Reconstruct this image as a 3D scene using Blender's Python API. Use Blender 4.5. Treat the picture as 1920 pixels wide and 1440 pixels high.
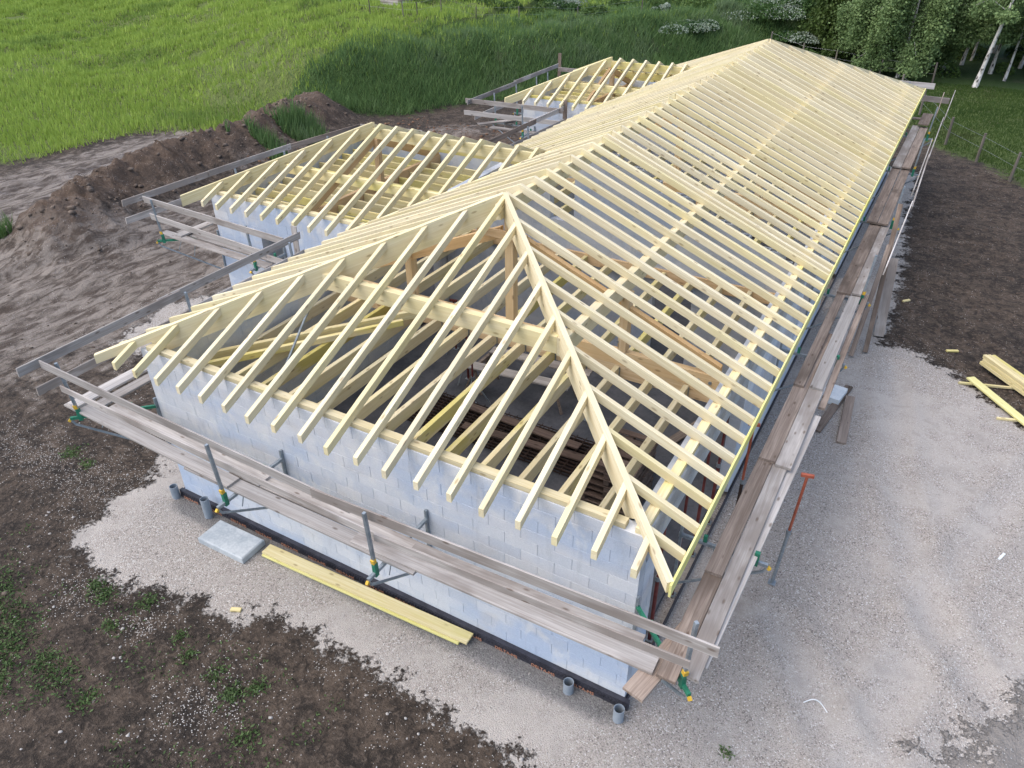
import bpy, math, random
import numpy as np
from mathutils import Vector, Matrix

R = math.radians
rnd = random.Random(7)
nrg = np.random.default_rng(11)
sc = bpy.context.scene
for o in list(bpy.data.objects):
    bpy.data.objects.remove(o)

# ------------------------------------------------------------------ camera
cam_d = bpy.data.cameras.new('camera')
cam_d.sensor_width = 36.0
cam_d.lens = 36.0 * 1408.54 / 1920.0
cam_d.clip_start = 0.1
cam_d.clip_end = 600.0
cam = bpy.data.objects.new('camera', cam_d)
sc.collection.objects.link(cam)
CAM = Vector((6.312, -5.752, 9.495))
rt = Vector((0.86741506, 0.49753048, -0.00738475))
up = Vector((-0.26669759, 0.47739844, 0.83723541))
fw = Vector((-0.4200756, 0.72426111, -0.54679278))
cam.matrix_world = Matrix(((rt.x, up.x, -fw.x, CAM.x), (rt.y, up.y, -fw.y, CAM.y), (rt.z, up.z, -fw.z, CAM.z), (0, 0, 0, 1)))
sc.camera = cam

# ------------------------------------------------------------------ sky, sun, exposure
SUN_EL, SUN_AZ = 58.0, 228.0        # azimuth clockwise from +Y: veiled sun to the left of the camera
w = bpy.data.worlds.new('World')
sc.world = w
w.use_nodes = True
wn = w.node_tree
sky = wn.nodes.new('ShaderNodeTexSky')
sky.sky_type = 'NISHITA'
sky.sun_disc = False
sky.sun_elevation = R(SUN_EL)
sky.sun_rotation = R(SUN_AZ)
sky.air_density = 1.0
sky.dust_density = 2.5
sky.ozone_density = 1.0
wn.links.new(sky.outputs[0], wn.nodes['Background'].inputs[0])
wn.nodes['Background'].inputs[1].default_value = 0.15
sd = bpy.data.lights.new('sun', 'SUN')
sd.energy = 1.3
sd.angle = R(85)
sd.color = (1.0, 0.95, 0.88)
sun = bpy.data.objects.new('sun', sd)
sc.collection.objects.link(sun)
az, el = R(SUN_AZ), R(SUN_EL)
sdir = Vector((math.sin(az) * math.cos(el), math.cos(az) * math.cos(el), math.sin(el)))
sun.rotation_euler = sdir.to_track_quat('Z', 'Y').to_euler()
sun.location = (-40, 40, 40)
sc.view_settings.view_transform = 'Standard'
sc.view_settings.look = 'None'
sc.view_settings.gamma = 1.0
sc.view_settings.use_curve_mapping = False
sc.view_settings.exposure = 0.88

# ------------------------------------------------------------------ helpers
COL = sc.collection


def tag(o, label=None, cat=None, group=None, kind=None):
    if label: o['label'] = label
    if cat: o['category'] = cat
    if group: o['group'] = group
    if kind: o['kind'] = kind
    return o


def empty(name, loc, label=None, cat=None, group=None):
    o = bpy.data.objects.new(name, None)
    o.empty_display_size = 0.2
    COL.objects.link(o)
    o.location = loc
    return tag(o, label, cat, group)


def link(name, me, mat=None, parent=None, mw=None):
    o = bpy.data.objects.new(name, me)
    COL.objects.link(o)
    if mat is not None and len(me.materials) == 0:
        me.materials.append(mat)
    if mw is None: mw = Matrix.Identity(4)
    if parent is not None:
        o.parent = parent
        base = world_of(parent)
        o.matrix_local = base.inverted() @ mw
    else:
        o.matrix_local = mw
    return o


def world_of(o):
    m = o.matrix_basis.copy()
    p = o.parent
    while p:
        m = p.matrix_basis @ m
        p = p.parent
    return m


class MB:
    def __init__(s): s.v = []; s.f = []

    def add(s, vs, fs):
        n = len(s.v); s.v += [tuple(a) for a in vs]; s.f += [tuple(i + n for i in f) for f in fs]

    def box(s, a, b):
        x0, y0, z0 = a; x1, y1, z1 = b
        s.add([(x0, y0, z0), (x1, y0, z0), (x1, y1, z0), (x0, y1, z0), (x0, y0, z1), (x1, y0, z1), (x1, y1, z1), (x0, y1, z1)], BF)

    def bar(s, p0, p1, wd, ht, upv=(0, 0, 1)):
        p0 = Vector(p0); p1 = Vector(p1); d = (p1 - p0).normalized(); u = Vector(upv)
        side = d.cross(u)
        if side.length < 1e-4: side = d.cross(Vector((1, 0, 0)))
        side.normalize(); u = side.cross(d)
        vs = []
        for p in (p0, p1):
            for su in (-.5, .5):
                for ss in (-.5, .5): vs.append(p + side * wd * ss + u * ht * su)
        s.add(vs, [(0, 1, 3, 2), (4, 6, 7, 5), (0, 4, 5, 1), (2, 3, 7, 6), (0, 2, 6, 4), (1, 5, 7, 3)])

    def tube(s, pts, rad, n=8, caps=True):
        pts = [Vector(p) for p in pts]
        if not isinstance(rad, (list, tuple)): rad = [rad] * len(pts)
        base = len(s.v)
        for i, p in enumerate(pts):
            d = (pts[min(i + 1, len(pts) - 1)] - pts[max(i - 1, 0)]).normalized()
            a = d.cross(Vector((0, 0, 1)))
            if a.length < 1e-3: a = d.cross(Vector((1, 0, 0)))
            a.normalize(); b = d.cross(a)
            for k in range(n):
                t = 2 * math.pi * k / n
                s.v.append(tuple(p + (a * math.cos(t) + b * math.sin(t)) * rad[i]))
        for i in range(len(pts) - 1):
            for k in range(n):
                k2 = (k + 1) % n
                s.f.append((base + i * n + k, base + i * n + k2, base + (i + 1) * n + k2, base + (i + 1) * n + k))
        if caps:
            s.f.append(tuple(base + k for k in range(n)))
            s.f.append(tuple(base + (len(pts) - 1) * n + n - 1 - k for k in range(n)))

    def mesh(s, name, mat=None, smooth=False):
        me = bpy.data.meshes.new(name); me.from_pydata(s.v, [], s.f)
        if mat is not None: me.materials.append(mat)
        if smooth:
            for p in me.polygons: p.use_smooth = True
        me.update()
        return me

    def build(s, name, mat, parent=None, mw=None, smooth=False):
        if mw is not None:
            inv = mw.inverted()
            s.v = [tuple(inv @ Vector(a)) for a in s.v]
        return link(name, s.mesh(name, mat, smooth), None, parent, mw)


BF = [(0, 3, 2, 1), (4, 5, 6, 7), (0, 1, 5, 4), (2, 3, 7, 6), (1, 2, 6, 5), (3, 0, 4, 7)]


def np_mesh(name, verts, faces, mat):
    """fast mesh from numpy arrays; faces (n,3) or (n,4)"""
    me = bpy.data.meshes.new(name)
    k = faces.shape[1]
    me.vertices.add(len(verts)); me.vertices.foreach_set('co', verts.astype(np.float32).ravel())
    me.loops.add(faces.size); me.loops.foreach_set('vertex_index', faces.astype(np.int32).ravel())
    me.polygons.add(len(faces)); me.polygons.foreach_set('loop_start', np.arange(0, faces.size, k, dtype=np.int32))
    me.update(calc_edges=True)
    if mat: me.materials.append(mat)
    return me


def frame(p0, p1):
    """matrix with x along p0->p1, z as far up as possible, origin p0"""
    x = (Vector(p1) - Vector(p0)).normalized(); z = Vector((0, 0, 1)); y = z.cross(x)
    if y.length < 1e-4: y = Vector((0, 1, 0))
    y.normalize(); z = x.cross(y)
    return Matrix(((x.x, y.x, z.x, p0[0]), (x.y, y.y, z.y, p0[1]), (x.z, y.z, z.z, p0[2]), (0, 0, 0, 1)))


MESHCACHE = {}


def timber(name, p0, p1, wd, ht, mat, parent=None, plumb=True, tilt=0.0):
    """a beam whose top centre line runs p0->p1; local x along it so the grain follows"""
    p0 = Vector(p0); p1 = Vector(p1)
    m = frame(p0, p1)
    if tilt: m = m @ Matrix.Rotation(tilt, 4, 'X')
    L = (p1 - p0).length
    slope = (p1.z - p0.z) / max(1e-6, math.hypot(p1.x - p0.x, p1.y - p0.y)) if plumb else 0.0
    key = (round(L, 2), round(wd, 3), round(ht, 3), round(slope, 2), mat.name)
    me = MESHCACHE.get(key)
    if me is None:
        sh = slope * ht / math.sqrt(1 + slope * slope) if plumb and abs(slope) < 5 else 0
        sh = slope * ht
        h = wd / 2; c = min(.004, wd * .1)
        # chamfered section, ends slightly sheared for the plumb cut
        sec = [(-h, -c), (-h + c, 0), (h - c, 0), (h, -c), (h, -ht + c), (h - c, -ht), (-h + c, -ht), (-h, -ht + c)]
        v = []
        for xx in (0, L):
            for (a, b) in sec: v.append((xx + b * slope, a, b))
        f = [tuple(range(8)), tuple(15 - i for i in range(8))] + [(i, 8 + i, 8 + (i + 1) % 8, (i + 1) % 8) for i in range(8)]
        me = bpy.data.meshes.new(name); me.from_pydata(v, [], [tuple(reversed(q)) for q in f]); me.materials.append(mat); me.update()
        MESHCACHE[key] = me
    return link(name, me, None, parent, m)


# ------------------------------------------------------------------ value noise in numpy
_perm = nrg.random((256, 256))


def vnoise(x, y):
    xi = np.floor(x).astype(int); yi = np.floor(y).astype(int); fx = x - xi; fy = y - yi
    fx = fx * fx * (3 - 2 * fx); fy = fy * fy * (3 - 2 * fy)
    g = lambda a, b: _perm[a & 255, b & 255]
    return (g(xi, yi) * (1 - fx) + g(xi + 1, yi) * fx) * (1 - fy) + (g(xi, yi + 1) * (1 - fx) + g(xi + 1, yi + 1) * fx) * fy


def fbm(x, y, o=4, ridged=False):
    s = 0; a = .5; t = 0
    for i in range(o):
        n = vnoise(x + 17.3 * i, y + 9.1 * i)
        if ridged: n = 1 - abs(2 * n - 1)
        s = s + a * n; t += a; a *= .5; x = x * 2.03; y = y * 2.03
    return s / t


def sstep(a, b, x):
    t = np.clip((x - a) / (b - a), 0, 1); return t * t * (3 - 2 * t)


def sdf_poly(P, x, y):
    """signed distance to polygon, positive inside"""
    d = np.full(x.shape, 1e9); ins = np.zeros(x.shape, bool); n = len(P)
    for i in range(n):
        ax, ay = P[i]; bx, by = P[(i + 1) % n]
        ex, ey = bx - ax, by - ay
        t = np.clip(((x - ax) * ex + (y - ay) * ey) / (ex * ex + ey * ey), 0, 1)
        d = np.minimum(d, np.hypot(x - ax - t * ex, y - ay - t * ey))
        c = ((ay > y) != (by > y)) & (x < (bx - ax) * (y - ay) / ((by - ay) if by != ay else 1e-9) + ax)
        ins ^= c
    return np.where(ins, d, -d)


def dist_line(P, x, y):
    d = np.full(x.shape, 1e9)
    for (ax, ay), (bx, by) in zip(P[:-1], P[1:]):
        ex, ey = bx - ax, by - ay
        t = np.clip(((x - ax) * ex + (y - ay) * ey) / (ex * ex + ey * ey), 0, 1)
        d = np.minimum(d, np.hypot(x - ax - t * ex, y - ay - t * ey))
    return d


# ------------------------------------------------------------------ materials
def newmat(name, rough=.8, spec=.3):
    m = bpy.data.materials.new(name); m.use_nodes = True
    b = m.node_tree.nodes['Principled BSDF']
    b.inputs['Roughness'].default_value = rough
    b.inputs['Specular IOR Level'].default_value = spec
    return m, m.node_tree, b


class NT:
    def __init__(s, nt): s.nt = nt

    def n(s, t, **k):
        a = s.nt.nodes.new(t)
        for q, v in k.items():
            if q.startswith('i_'):
                key = q[2:]
                a.inputs[int(key) if key.isdigit() else key].default_value = v
            else: setattr(a, q, v)
        return a

    def l(s, a, b): s.nt.links.new(a, b)

    def noise(s, vec, scale, detail=4, rough=.6, dist=0.):
        a = s.n('ShaderNodeTexNoise', i_Scale=scale, i_Detail=detail, i_Roughness=rough, i_Distortion=dist)
        if vec is not None: s.l(vec, a.inputs['Vector'])
        return a.outputs['Fac']

    def voro(s, vec, scale, feature='F1', out='Distance', rand=1.0):
        a = s.n('ShaderNodeTexVoronoi', feature=feature, i_Scale=scale, i_Randomness=rand)
        if vec is not None: s.l(vec, a.inputs['Vector'])
        return a.outputs[out]

    def map(s, v, a, b, c=0., d=1., smooth=True):
        m = s.n('ShaderNodeMapRange', interpolation_type='SMOOTHSTEP' if smooth else 'LINEAR')
        for k, x in zip((1, 2, 3, 4), (a, b, c, d)): m.inputs[k].default_value = x
        s.l(v, m.inputs[0]); return m.outputs[0]

    def mix(s, f, a, b, mode='MIX'):
        m = s.n('ShaderNodeMix', data_type='RGBA', blend_type=mode)
        if isinstance(f, (int, float)): m.inputs[0].default_value = f
        else: s.l(f, m.inputs[0])
        for i, q in ((6, a), (7, b)):
            if isinstance(q, (tuple, list)): m.inputs[i].default_value = (*q, 1) if len(q) == 3 else q
            else: s.l(q, m.inputs[i])
        return m.outputs[2]

    def math(s, op, a, b=None):
        m = s.n('ShaderNodeMath', operation=op)
        for i, q in ((0, a), (1, b)):
            if q is None: continue
            if isinstance(q, (int, float)): m.inputs[i].default_value = q
            else: s.l(q, m.inputs[i])
        return m.outputs[0]

    def scale(s, vec, sx, sy, sz):
        m = s.n('ShaderNodeMapping'); m.inputs['Scale'].default_value = (sx, sy, sz); s.l(vec, m.inputs[0]); return m.outputs[0]

    def shift(s, vec, amt):
        """offset a vector by a scalar (per object random)"""
        m = s.n('ShaderNodeVectorMath', operation='ADD'); s.l(vec, m.inputs[0]); s.l(amt, m.inputs[1]); return m.outputs[0]

    def bump(s, h, strength, dist=.01):
        b = s.n('ShaderNodeBump', i_Strength=strength, i_Distance=dist); s.l(h, b.inputs['Height']); return b.outputs[0]


def wood_mat(name, c_light, c_dark, c_stain, knots=.6, stain=.5, rough=.75, grain=1.0, value_var=.25):
    m, nt, b = newmat(name, rough, .25); N = NT(nt)
    tc = N.n('ShaderNodeTexCoord').outputs['Object']
    oi = N.n('ShaderNodeObjectInfo')
    off = N.math('MULTIPLY', oi.outputs['Random'], 91.0)
    v = N.shift(tc, off)
    g1 = N.noise(N.scale(v, 1.1, 38, 38), 1.0, 5, .65, .6)
    g2 = N.noise(N.scale(v, .55, 9, 9), 1.0, 3, .5)
    gr = N.math('ADD', N.math('MULTIPLY', g1, .65), N.math('MULTIPLY', g2, .35))
    col = N.mix(N.map(gr, .38, .66), c_dark, c_light)
    st = N.noise(N.scale(v, .8, 2.5, 2.5), 1.0, 3, .6)
    per = N.map(oi.outputs['Random'], 0, 1, -.14, .16, False)
    col = N.mix(N.math('MULTIPLY', N.map(N.math('ADD', st, per), .48, .72), stain), col, c_stain)
    kn = N.voro(N.scale(v, 2.6, 7, 7), 1.0)
    col = N.mix(N.math('MULTIPLY', N.map(kn, .19, .06), knots), col, (c_dark[0] * .38, c_dark[1] * .3, c_dark[2] * .25))
    hs = N.n('ShaderNodeHueSaturation')
    r2 = N.math('FRACT', N.math('MULTIPLY', oi.outputs['Random'], 7.31))
    N.l(N.map(r2, 0, 1, 1 - value_var, 1 + value_var * .35, False), hs.inputs['Value'])
    N.l(N.map(oi.outputs['Random'], 0, 1, .93, 1.10, False), hs.inputs['Saturation'])
    N.l(col, hs.inputs['Color']); N.l(hs.outputs[0], b.inputs['Base Color'])
    N.l(N.bump(g1, .35 * grain, .003), b.inputs['Normal'])
    return m


M = {}
M['rafter'] = wood_mat('fresh_spruce', (.81, .725, .51), (.70, .595, .37), (.73, .65, .34), stain=.38, value_var=.12)
M['yellow'] = wood_mat('yellow_treated_wood', (.78, .69, .41), (.66, .55, .27), (.62, .56, .17), stain=.55, value_var=.18)
M['joist'] = wood_mat('joist_wood', (.80, .71, .47), (.69, .58, .33), (.64, .56, .16), stain=.7, value_var=.25)
M['fascia'] = wood_mat('fascia_yellow', (.78, .74, .34), (.68, .62, .24), (.68, .64, .14), stain=.6, knots=.2, value_var=.1)
M['brown'] = wood_mat('orange_brown_timber', (.66, .47, .27), (.54, .36, .19), (.50, .33, .17), stain=.4, value_var=.15)
M['orange_wood'] = wood_mat('pale_orange_timber', (.74, .57, .36), (.62, .44, .25), (.60, .42, .22), stain=.4, value_var=.12)
M['grey_wood'] = wood_mat('weathered_plank', (.58, .54, .505), (.38, .345, .315), (.25, .215, .19), stain=.8, knots=.75, rough=.9, value_var=.32, grain=2.)
M['brown_wood'] = wood_mat('weathered_brown_plank', (.40, .325, .27), (.22, .168, .135), (.13, .10, .08), stain=.85, knots=.7, rough=.9, value_var=.3, grain=2.)
M['pallet'] = wood_mat('pallet_wood', (.22, .16, .13), (.12, .085, .07), (.08, .06, .05), stain=.6, rough=.9, value_var=.3)


def block_mat(name, island, tint=None):
    m, nt, b = newmat(name, .92, .15); N = NT(nt)
    geo = N.n('ShaderNodeNewGeometry')
    pos = geo.outputs['Position']
    rv = geo.outputs['Random Per Island'] if island else N.n('ShaderNodeObjectInfo').outputs['Random']
    base = N.mix(rv, (.55, .59, .65), (.68, .70, .73))
    big = N.noise(N.scale(pos, .55, .55, .9), 1.0, 4, .55)
    base = N.mix(N.math('MULTIPLY', N.map(big, .42, .66), .85), base, (.42, .52, .68))
    sm = N.noise(N.scale(pos, 2.6, 2.6, 1.6), 1.0, 3, .6, .4)
    base = N.mix(N.math('MULTIPLY', N.map(sm, .50, .68), .65), base, (.74, .745, .74))
    warm = N.noise(N.scale(pos, .9, .9, 1.4), 1.7, 2, .5)
    base = N.mix(N.math('MULTIPLY', N.map(warm, .55, .75), .35), base, (.60, .55, .49))
    drip = N.noise(N.scale(pos, 5.0, 5.0, .8), 1.0, 4, .65, .3)
    base = N.mix(N.math('MULTIPLY', N.map(drip, .56, .74), .4), base, (.36, .39, .43))
    fine = N.noise(pos, 75.0, 3, .7)
    base = N.mix(.16, base, N.mix(N.map(fine, .3, .7), (.24, .25, .27), (.8, .8, .8)))
    pit = N.voro(pos, 60.0)
    base = N.mix(N.math('MULTIPLY', N.map(pit, .16, .05), .35), base, (.2, .2, .21))
    if tint: base = N.mix(1.0, base, tint, 'MULTIPLY')
    N.l(base, b.inputs['Base Color']); N.l(N.bump(fine, .5, .004), b.inputs['Normal'])
    return m


M['block'] = block_mat('concrete_block', False)
M['blocks'] = block_mat('concrete_blocks', True)
M['blocks_inner'] = block_mat('grey_inner_blocks', True, (.70, .71, .74))


def plain_noise(name, c0, c1, scale=6, rough=.8, spec=.3, bump=.3, metal=0., obj=True, fine=60):
    m, nt, b = newmat(name, rough, spec); N = NT(nt)
    tc = N.n('ShaderNodeTexCoord').outputs['Object'] if obj else N.n('ShaderNodeNewGeometry').outputs['Position']
    a = N.noise(tc, scale, 5, .65); f = N.noise(tc, fine, 3, .7)
    t = N.math('ADD', N.math('MULTIPLY', a, .7), N.math('MULTIPLY', f, .3))
    N.l(N.mix(N.map(t, .35, .65), c0, c1), b.inputs['Base Color'])
    b.inputs['Metallic'].default_value = metal
    if bump: N.l(N.bump(f, bump, .003), b.inputs['Normal'])
    return m


M['mortar'] = plain_noise('mortar', (.42, .45, .50), (.52, .54, .58), 3, .95, obj=False)
M['concrete'] = plain_noise('poured_concrete', (.34, .37, .42), (.50, .52, .55), 2.5, .85, obj=False)
M['slab'] = plain_noise('pale_concrete_slab', (.33, .37, .40), (.50, .53, .54), 3, .8, fine=25)
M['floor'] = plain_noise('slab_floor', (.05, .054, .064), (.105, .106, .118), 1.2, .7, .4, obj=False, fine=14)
M['zinc'] = plain_noise('galvanised_steel', (.22, .26, .29), (.36, .40, .43), 12, .5, .5, .1, .55)
M['green'] = plain_noise('green_paint', (.015, .13, .075), (.03, .22, .13), 9, .55, .4, .1)
M['yellow_paint'] = plain_noise('yellow_paint', (.60, .36, .03), (.75, .48, .06), 9, .6, .4, .1)
M['orange'] = plain_noise('orange_painted_steel', (.26, .06, .03), (.40, .11, .06), 10, .6, .4, .1)
M['red'] = plain_noise('red_oxide_steel', (.10, .025, .022), (.19, .045, .04), 10, .65, .35, .1)
M['pvc'] = plain_noise('grey_pvc', (.24, .28, .32), (.32, .36, .40), 5, .5, .4, .05)
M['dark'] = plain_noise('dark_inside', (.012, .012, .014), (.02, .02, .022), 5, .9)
M['membrane'] = plain_noise('black_membrane', (.022, .022, .03), (.05, .05, .065), 8, .5, .45, .3, obj=False)
M['lettering'] = plain_noise('orange_print', (.50, .22, .13), (.62, .32, .20), 20, .7)
M['rust'] = plain_noise('rusty_steel', (.022, .015, .013), (.06, .036, .027), 14, .8)
M['white'] = plain_noise('white_plastic', (.62, .66, .68), (.78, .80, .80), 6, .5, .4, .05)
M['wire'] = plain_noise('fence_wire', (.30, .31, .32), (.42, .43, .44), 6, .5, .5, 0, .6)
M['post'] = wood_mat('fence_post_wood', (.24, .21, .18), (.13, .11, .09), (.10, .09, .06), stain=.5, rough=.9)
M['stone'] = plain_noise('pale_stone', (.28, .26, .24), (.44, .415, .39), 9, .85)
M['clod'] = plain_noise('soil_clod', (.075, .055, .042), (.19, .15, .118), 6, .95, obj=False)


def birch_mat():
    m, nt, b = newmat('birch_bark', .8, .2); N = NT(nt)
    tc = N.n('ShaderNodeTexCoord').outputs['Object']
    a = N.noise(N.scale(tc, 7, 7, 3.2), 1.0, 5, .7, .5)
    c = N.mix(N.map(a, .50, .62), (.55, .53, .49), (.055, .05, .045))
    c = N.mix(N.map(N.n('ShaderNodeSeparateXYZ').outputs[2], 0, 1), c, c)
    N.l(c, b.inputs['Base Color']); return m


M['birch'] = birch_mat()
M['bark'] = plain_noise('dark_bark', (.05, .042, .033), (.11, .095, .08), 8, .9)


def leaf_mat(name, c0, c1, c2=None, trans=.25):
    m, nt, b = newmat(name, .6, .25); N = NT(nt)
    geo = N.n('ShaderNodeNewGeometry')
    r = geo.outputs['Random Per Island']
    big = N.noise(geo.outputs['Position'], .35, 4, .6)
    col = N.mix(N.math('ADD', N.math('MULTIPLY', r, .6), N.math('MULTIPLY', N.map(big, .3, .7), .4)), c0, c1)
    if c2: col = N.mix(N.map(r, .93, .97), col, c2)
    N.l(col, b.inputs['Base Color'])
    tr = N.n('ShaderNodeBsdfTranslucent'); N.l(col, tr.inputs[0])
    ms = N.n('ShaderNodeMixShader', i_0=trans); N.l(b.outputs[0], ms.inputs[1]); N.l(tr.outputs[0], ms.inputs[2])
    N.l(ms.outputs[0], nt.nodes['Material Output'].inputs[0])
    return m


M['leaf_birch'] = leaf_mat('birch_leaves', (.115, .18, .07), (.23, .32, .125))
M['leaf_dark'] = leaf_mat('dark_leaves', (.045, .08, .02), (.11, .16, .04))
M['leaf_bush'] = leaf_mat('bramble_leaves', (.03, .075, .022), (.085, .15, .04))
M['leaf_under'] = leaf_mat('undergrowth_leaves', (.045, .09, .025), (.13, .20, .05))
M['leaf_weed'] = leaf_mat('weed_leaves', (.06, .10, .035), (.13, .20, .07))
M['flower'] = leaf_mat('white_blossom', (.16, .22, .14), (.46, .50, .42), trans=.15)


def grass_mat(name, c0, c1, c2, bare=None):
    m, nt, b = newmat(name, .65, .2); N = NT(nt)
    geo = N.n('ShaderNodeNewGeometry')
    r = geo.outputs['Random Per Island']
    pos = geo.outputs['Position']
    big = N.noise(N.scale(pos, .16, .16, 0), 1.0, 5, .66)
    mid = N.noise(N.scale(pos, .5, .5, 0), 1.0, 3, .6)
    t = N.math('ADD', N.math('MULTIPLY', r, .35), N.math('ADD', N.math('MULTIPLY', N.map(big, .35, .65), .4), N.math('MULTIPLY', N.map(mid, .35, .65), .25)))
    col = N.mix(t, c0, c1)
    col = N.mix(N.map(N.math('ADD', big, N.math('MULTIPLY', r, .12)), .58, .68), col, c2)
    N.l(col, b.inputs['Base Color'])
    tr = N.n('ShaderNodeBsdfTranslucent'); N.l(col, tr.inputs[0])
    ms = N.n('ShaderNodeMixShader', i_0=.3); N.l(b.outputs[0], ms.inputs[1]); N.l(tr.outputs[0], ms.inputs[2])
    N.l(ms.outputs[0], nt.nodes['Material Output'].inputs[0])
    return m


M['grass_field'] = grass_mat('field_grass', (.25, .345, .06), (.43, .55, .12), (.22, .31, .07))
M['grass_bank'] = grass_mat('bank_grass', (.085, .155, .055), (.18, .285, .095), (.16, .225, .11))
M['grass_lawn'] = grass_mat('lawn_grass', (.045, .085, .02), (.08, .13, .03), (.07, .095, .03))


def ground_mat():
    m, nt, b = newmat('ground_soil_gravel_grass', .92, .2); N = NT(nt)
    geo = N.n('ShaderNodeNewGeometry'); pos = geo.outputs['Position']
    at = lambda n: N.n('ShaderNodeAttribute', attribute_name=n).outputs['Fac']
    n_big = N.noise(pos, .45, 5, .6); n_mid = N.noise(pos, 2.2, 5, .65); n_fine = N.noise(pos, 14, 4, .7); n_sp = N.noise(pos, 60, 2, .6)
    # gravel: pale crushed stone
    vc = N.n('ShaderNodeTexVoronoi', i_Scale=58.0); N.l(pos, vc.inputs['Vector'])
    sep = N.n('ShaderNodeSeparateColor'); N.l(vc.outputs['Color'], sep.inputs[0])
    gcol = N.mix(sep.outputs[0], (.325, .292, .262), (.46, .42, .382))
    gcol = N.mix(N.map(sep.outputs[1], .86, .9), gcol, (.18, .16, .145))
    gcol = N.mix(N.map(sep.outputs[2], .9, .95), gcol, (.62, .60, .58))
    edge = N.map(vc.outputs['Distance'], .35, .75)
    gcol = N.mix(N.math('MULTIPLY', edge, .4), gcol, (.22, .20, .18))
    # trodden paler and darker patches of the gravel
    gp = N.math('ADD', N.math('MULTIPLY', n_big, .6), N.math('MULTIPLY', n_mid, .4))
    gcol = N.mix(N.math('MULTIPLY', N.map(gp, .46, .60), .75), gcol, (.45, .415, .38))
    gcol = N.mix(N.math('MULTIPLY', N.map(n_mid, .54, .70), .45), gcol, (.25, .228, .208))
    gcol = N.mix(N.math('MULTIPLY', N.map(N.math('ADD', at('track'), N.math('MULTIPLY', N.math('SUBTRACT', n_mid, .5), .9)), .35, .9), .22), gcol, (.47, .44, .41))
    gcol = N.mix(N.math('MULTIPLY', N.map(N.math('ADD', at('drain'), N.math('MULTIPLY', N.math('SUBTRACT', n_fine, .5), .5)), .3, .7), .8), gcol, N.mix(sep.outputs[0], (.10, .10, .10), (.24, .235, .23)))  # strip by the front wall: darker gravel, with the wall's shade painted in
    # soil
    s1 = N.mix(N.map(N.math('ADD', N.math('MULTIPLY', n_mid, .6), N.math('MULTIPLY', n_big, .4)), .36, .62), (.026, .021, .018), (.095, .071, .053))
    s1 = N.mix(N.math('MULTIPLY', N.map(n_fine, .46, .7), .65), s1, (.165, .128, .10))
    n_cr = N.noise(pos, 5.5, 6, .72, .8)
    s1 = N.mix(N.math('MULTIPLY', N.map(n_cr, .52, .40), .75), s1, (.022, .018, .015))
    s1 = N.mix(N.math('MULTIPLY', N.map(n_sp, .62, .72), .5), s1, (.20, .17, .145))
    # dry pale mud where the machines have driven
    mud = N.mix(N.map(N.noise(N.scale(pos, 2.6, .8, 2), 1.6, 5, .65, .6), .36, .64), (.085, .066, .054), (.30, .26, .225))
    mud = N.mix(N.map(at('mud'), 1.2, 1.7), mud, N.mix(n_fine, (.26, .235, .21), (.40, .37, .34)))
    s1 = N.mix(N.math('MULTIPLY', N.map(N.math('ADD', at('mud'), N.math('MULTIPLY', N.math('SUBTRACT', n_mid, .5), 1.5)), .3, .75), .85), s1, mud)
    # red brown clods
    s1 = N.mix(N.math('MULTIPLY', N.map(N.math('ADD', at('clay'), N.math('MULTIPLY', N.math('SUBTRACT', n_mid, .5), 1.0)), .35, .8), .7), s1, N.mix(n_fine, (.07, .047, .034), (.19, .135, .10)))
    # pale stones strewn on the soil
    vs = N.n('ShaderNodeTexVoronoi', i_Scale=46.0); N.l(pos, vs.inputs['Vector'])
    sp2 = N.n('ShaderNodeSeparateColor'); N.l(vs.outputs['Color'], sp2.inputs[0])
    dens = N.math('ADD', at('strew'), N.math('MULTIPLY', N.math('SUBTRACT', n_mid, .5), .75))
    hit = N.math('GREATER_THAN', dens, N.math('MULTIPLY', sp2.outputs[0], 1.0))
    sz = N.map(vs.outputs['Distance'], N_SZ0, N_SZ1)
    s1 = N.mix(N.math('MULTIPLY', hit, N.math('SUBTRACT', 1.0, sz)), s1, N.mix(sp2.outputs[1], (.40, .37, .34), (.72, .70, .67)))
    # grass soil
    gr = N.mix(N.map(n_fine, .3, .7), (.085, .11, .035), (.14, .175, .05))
    gr = N.mix(N.math('MULTIPLY', at('dark_grass'), .9), gr, N.mix(n_fine, (.022, .045, .014), (.05, .095, .025)))
    gr = N.mix(N.math('MULTIPLY', N.map(n_big, .54, .68), .6), gr, (.105, .095, .06))
    jag = N.math('ADD', N.math('MULTIPLY', N.math('SUBTRACT', n_mid, .5), 1.5), N.math('MULTIPLY', N.math('SUBTRACT', n_fine, .5), 1.0))
    mg = N.map(N.math('ADD', at('gravel'), jag), -.06, .10)
    mt = N.map(N.math('ADD', at('turf'), N.math('MULTIPLY', jag, 1.8)), -.25, .35)
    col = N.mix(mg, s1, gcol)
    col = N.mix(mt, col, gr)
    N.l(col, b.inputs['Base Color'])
    wet = N.math('MULTIPLY', at('wet'), N.map(n_mid, .42, .62))
    N.l(N.map(wet, 0, 1, .92, .12, False), b.inputs['Roughness'])
    hg = N.math('MULTIPLY', N.math('SUBTRACT', 1.0, vc.outputs['Distance']), .014)
    hs = N.math('ADD', N.math('ADD', N.math('MULTIPLY', n_fine, .06), N.math('MULTIPLY', n_cr, .08)), N.math('MULTIPLY', n_sp, .014))
    hmix = N.n('ShaderNodeMix', data_type='FLOAT'); N.l(mg, hmix.inputs[0]); N.l(hs, hmix.inputs[2]); N.l(hg, hmix.inputs[3])
    bp = N.n('ShaderNodeBump', i_Strength=.9, i_Distance=1.0); N.l(hmix.outputs[0], bp.inputs['Height'])
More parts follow.
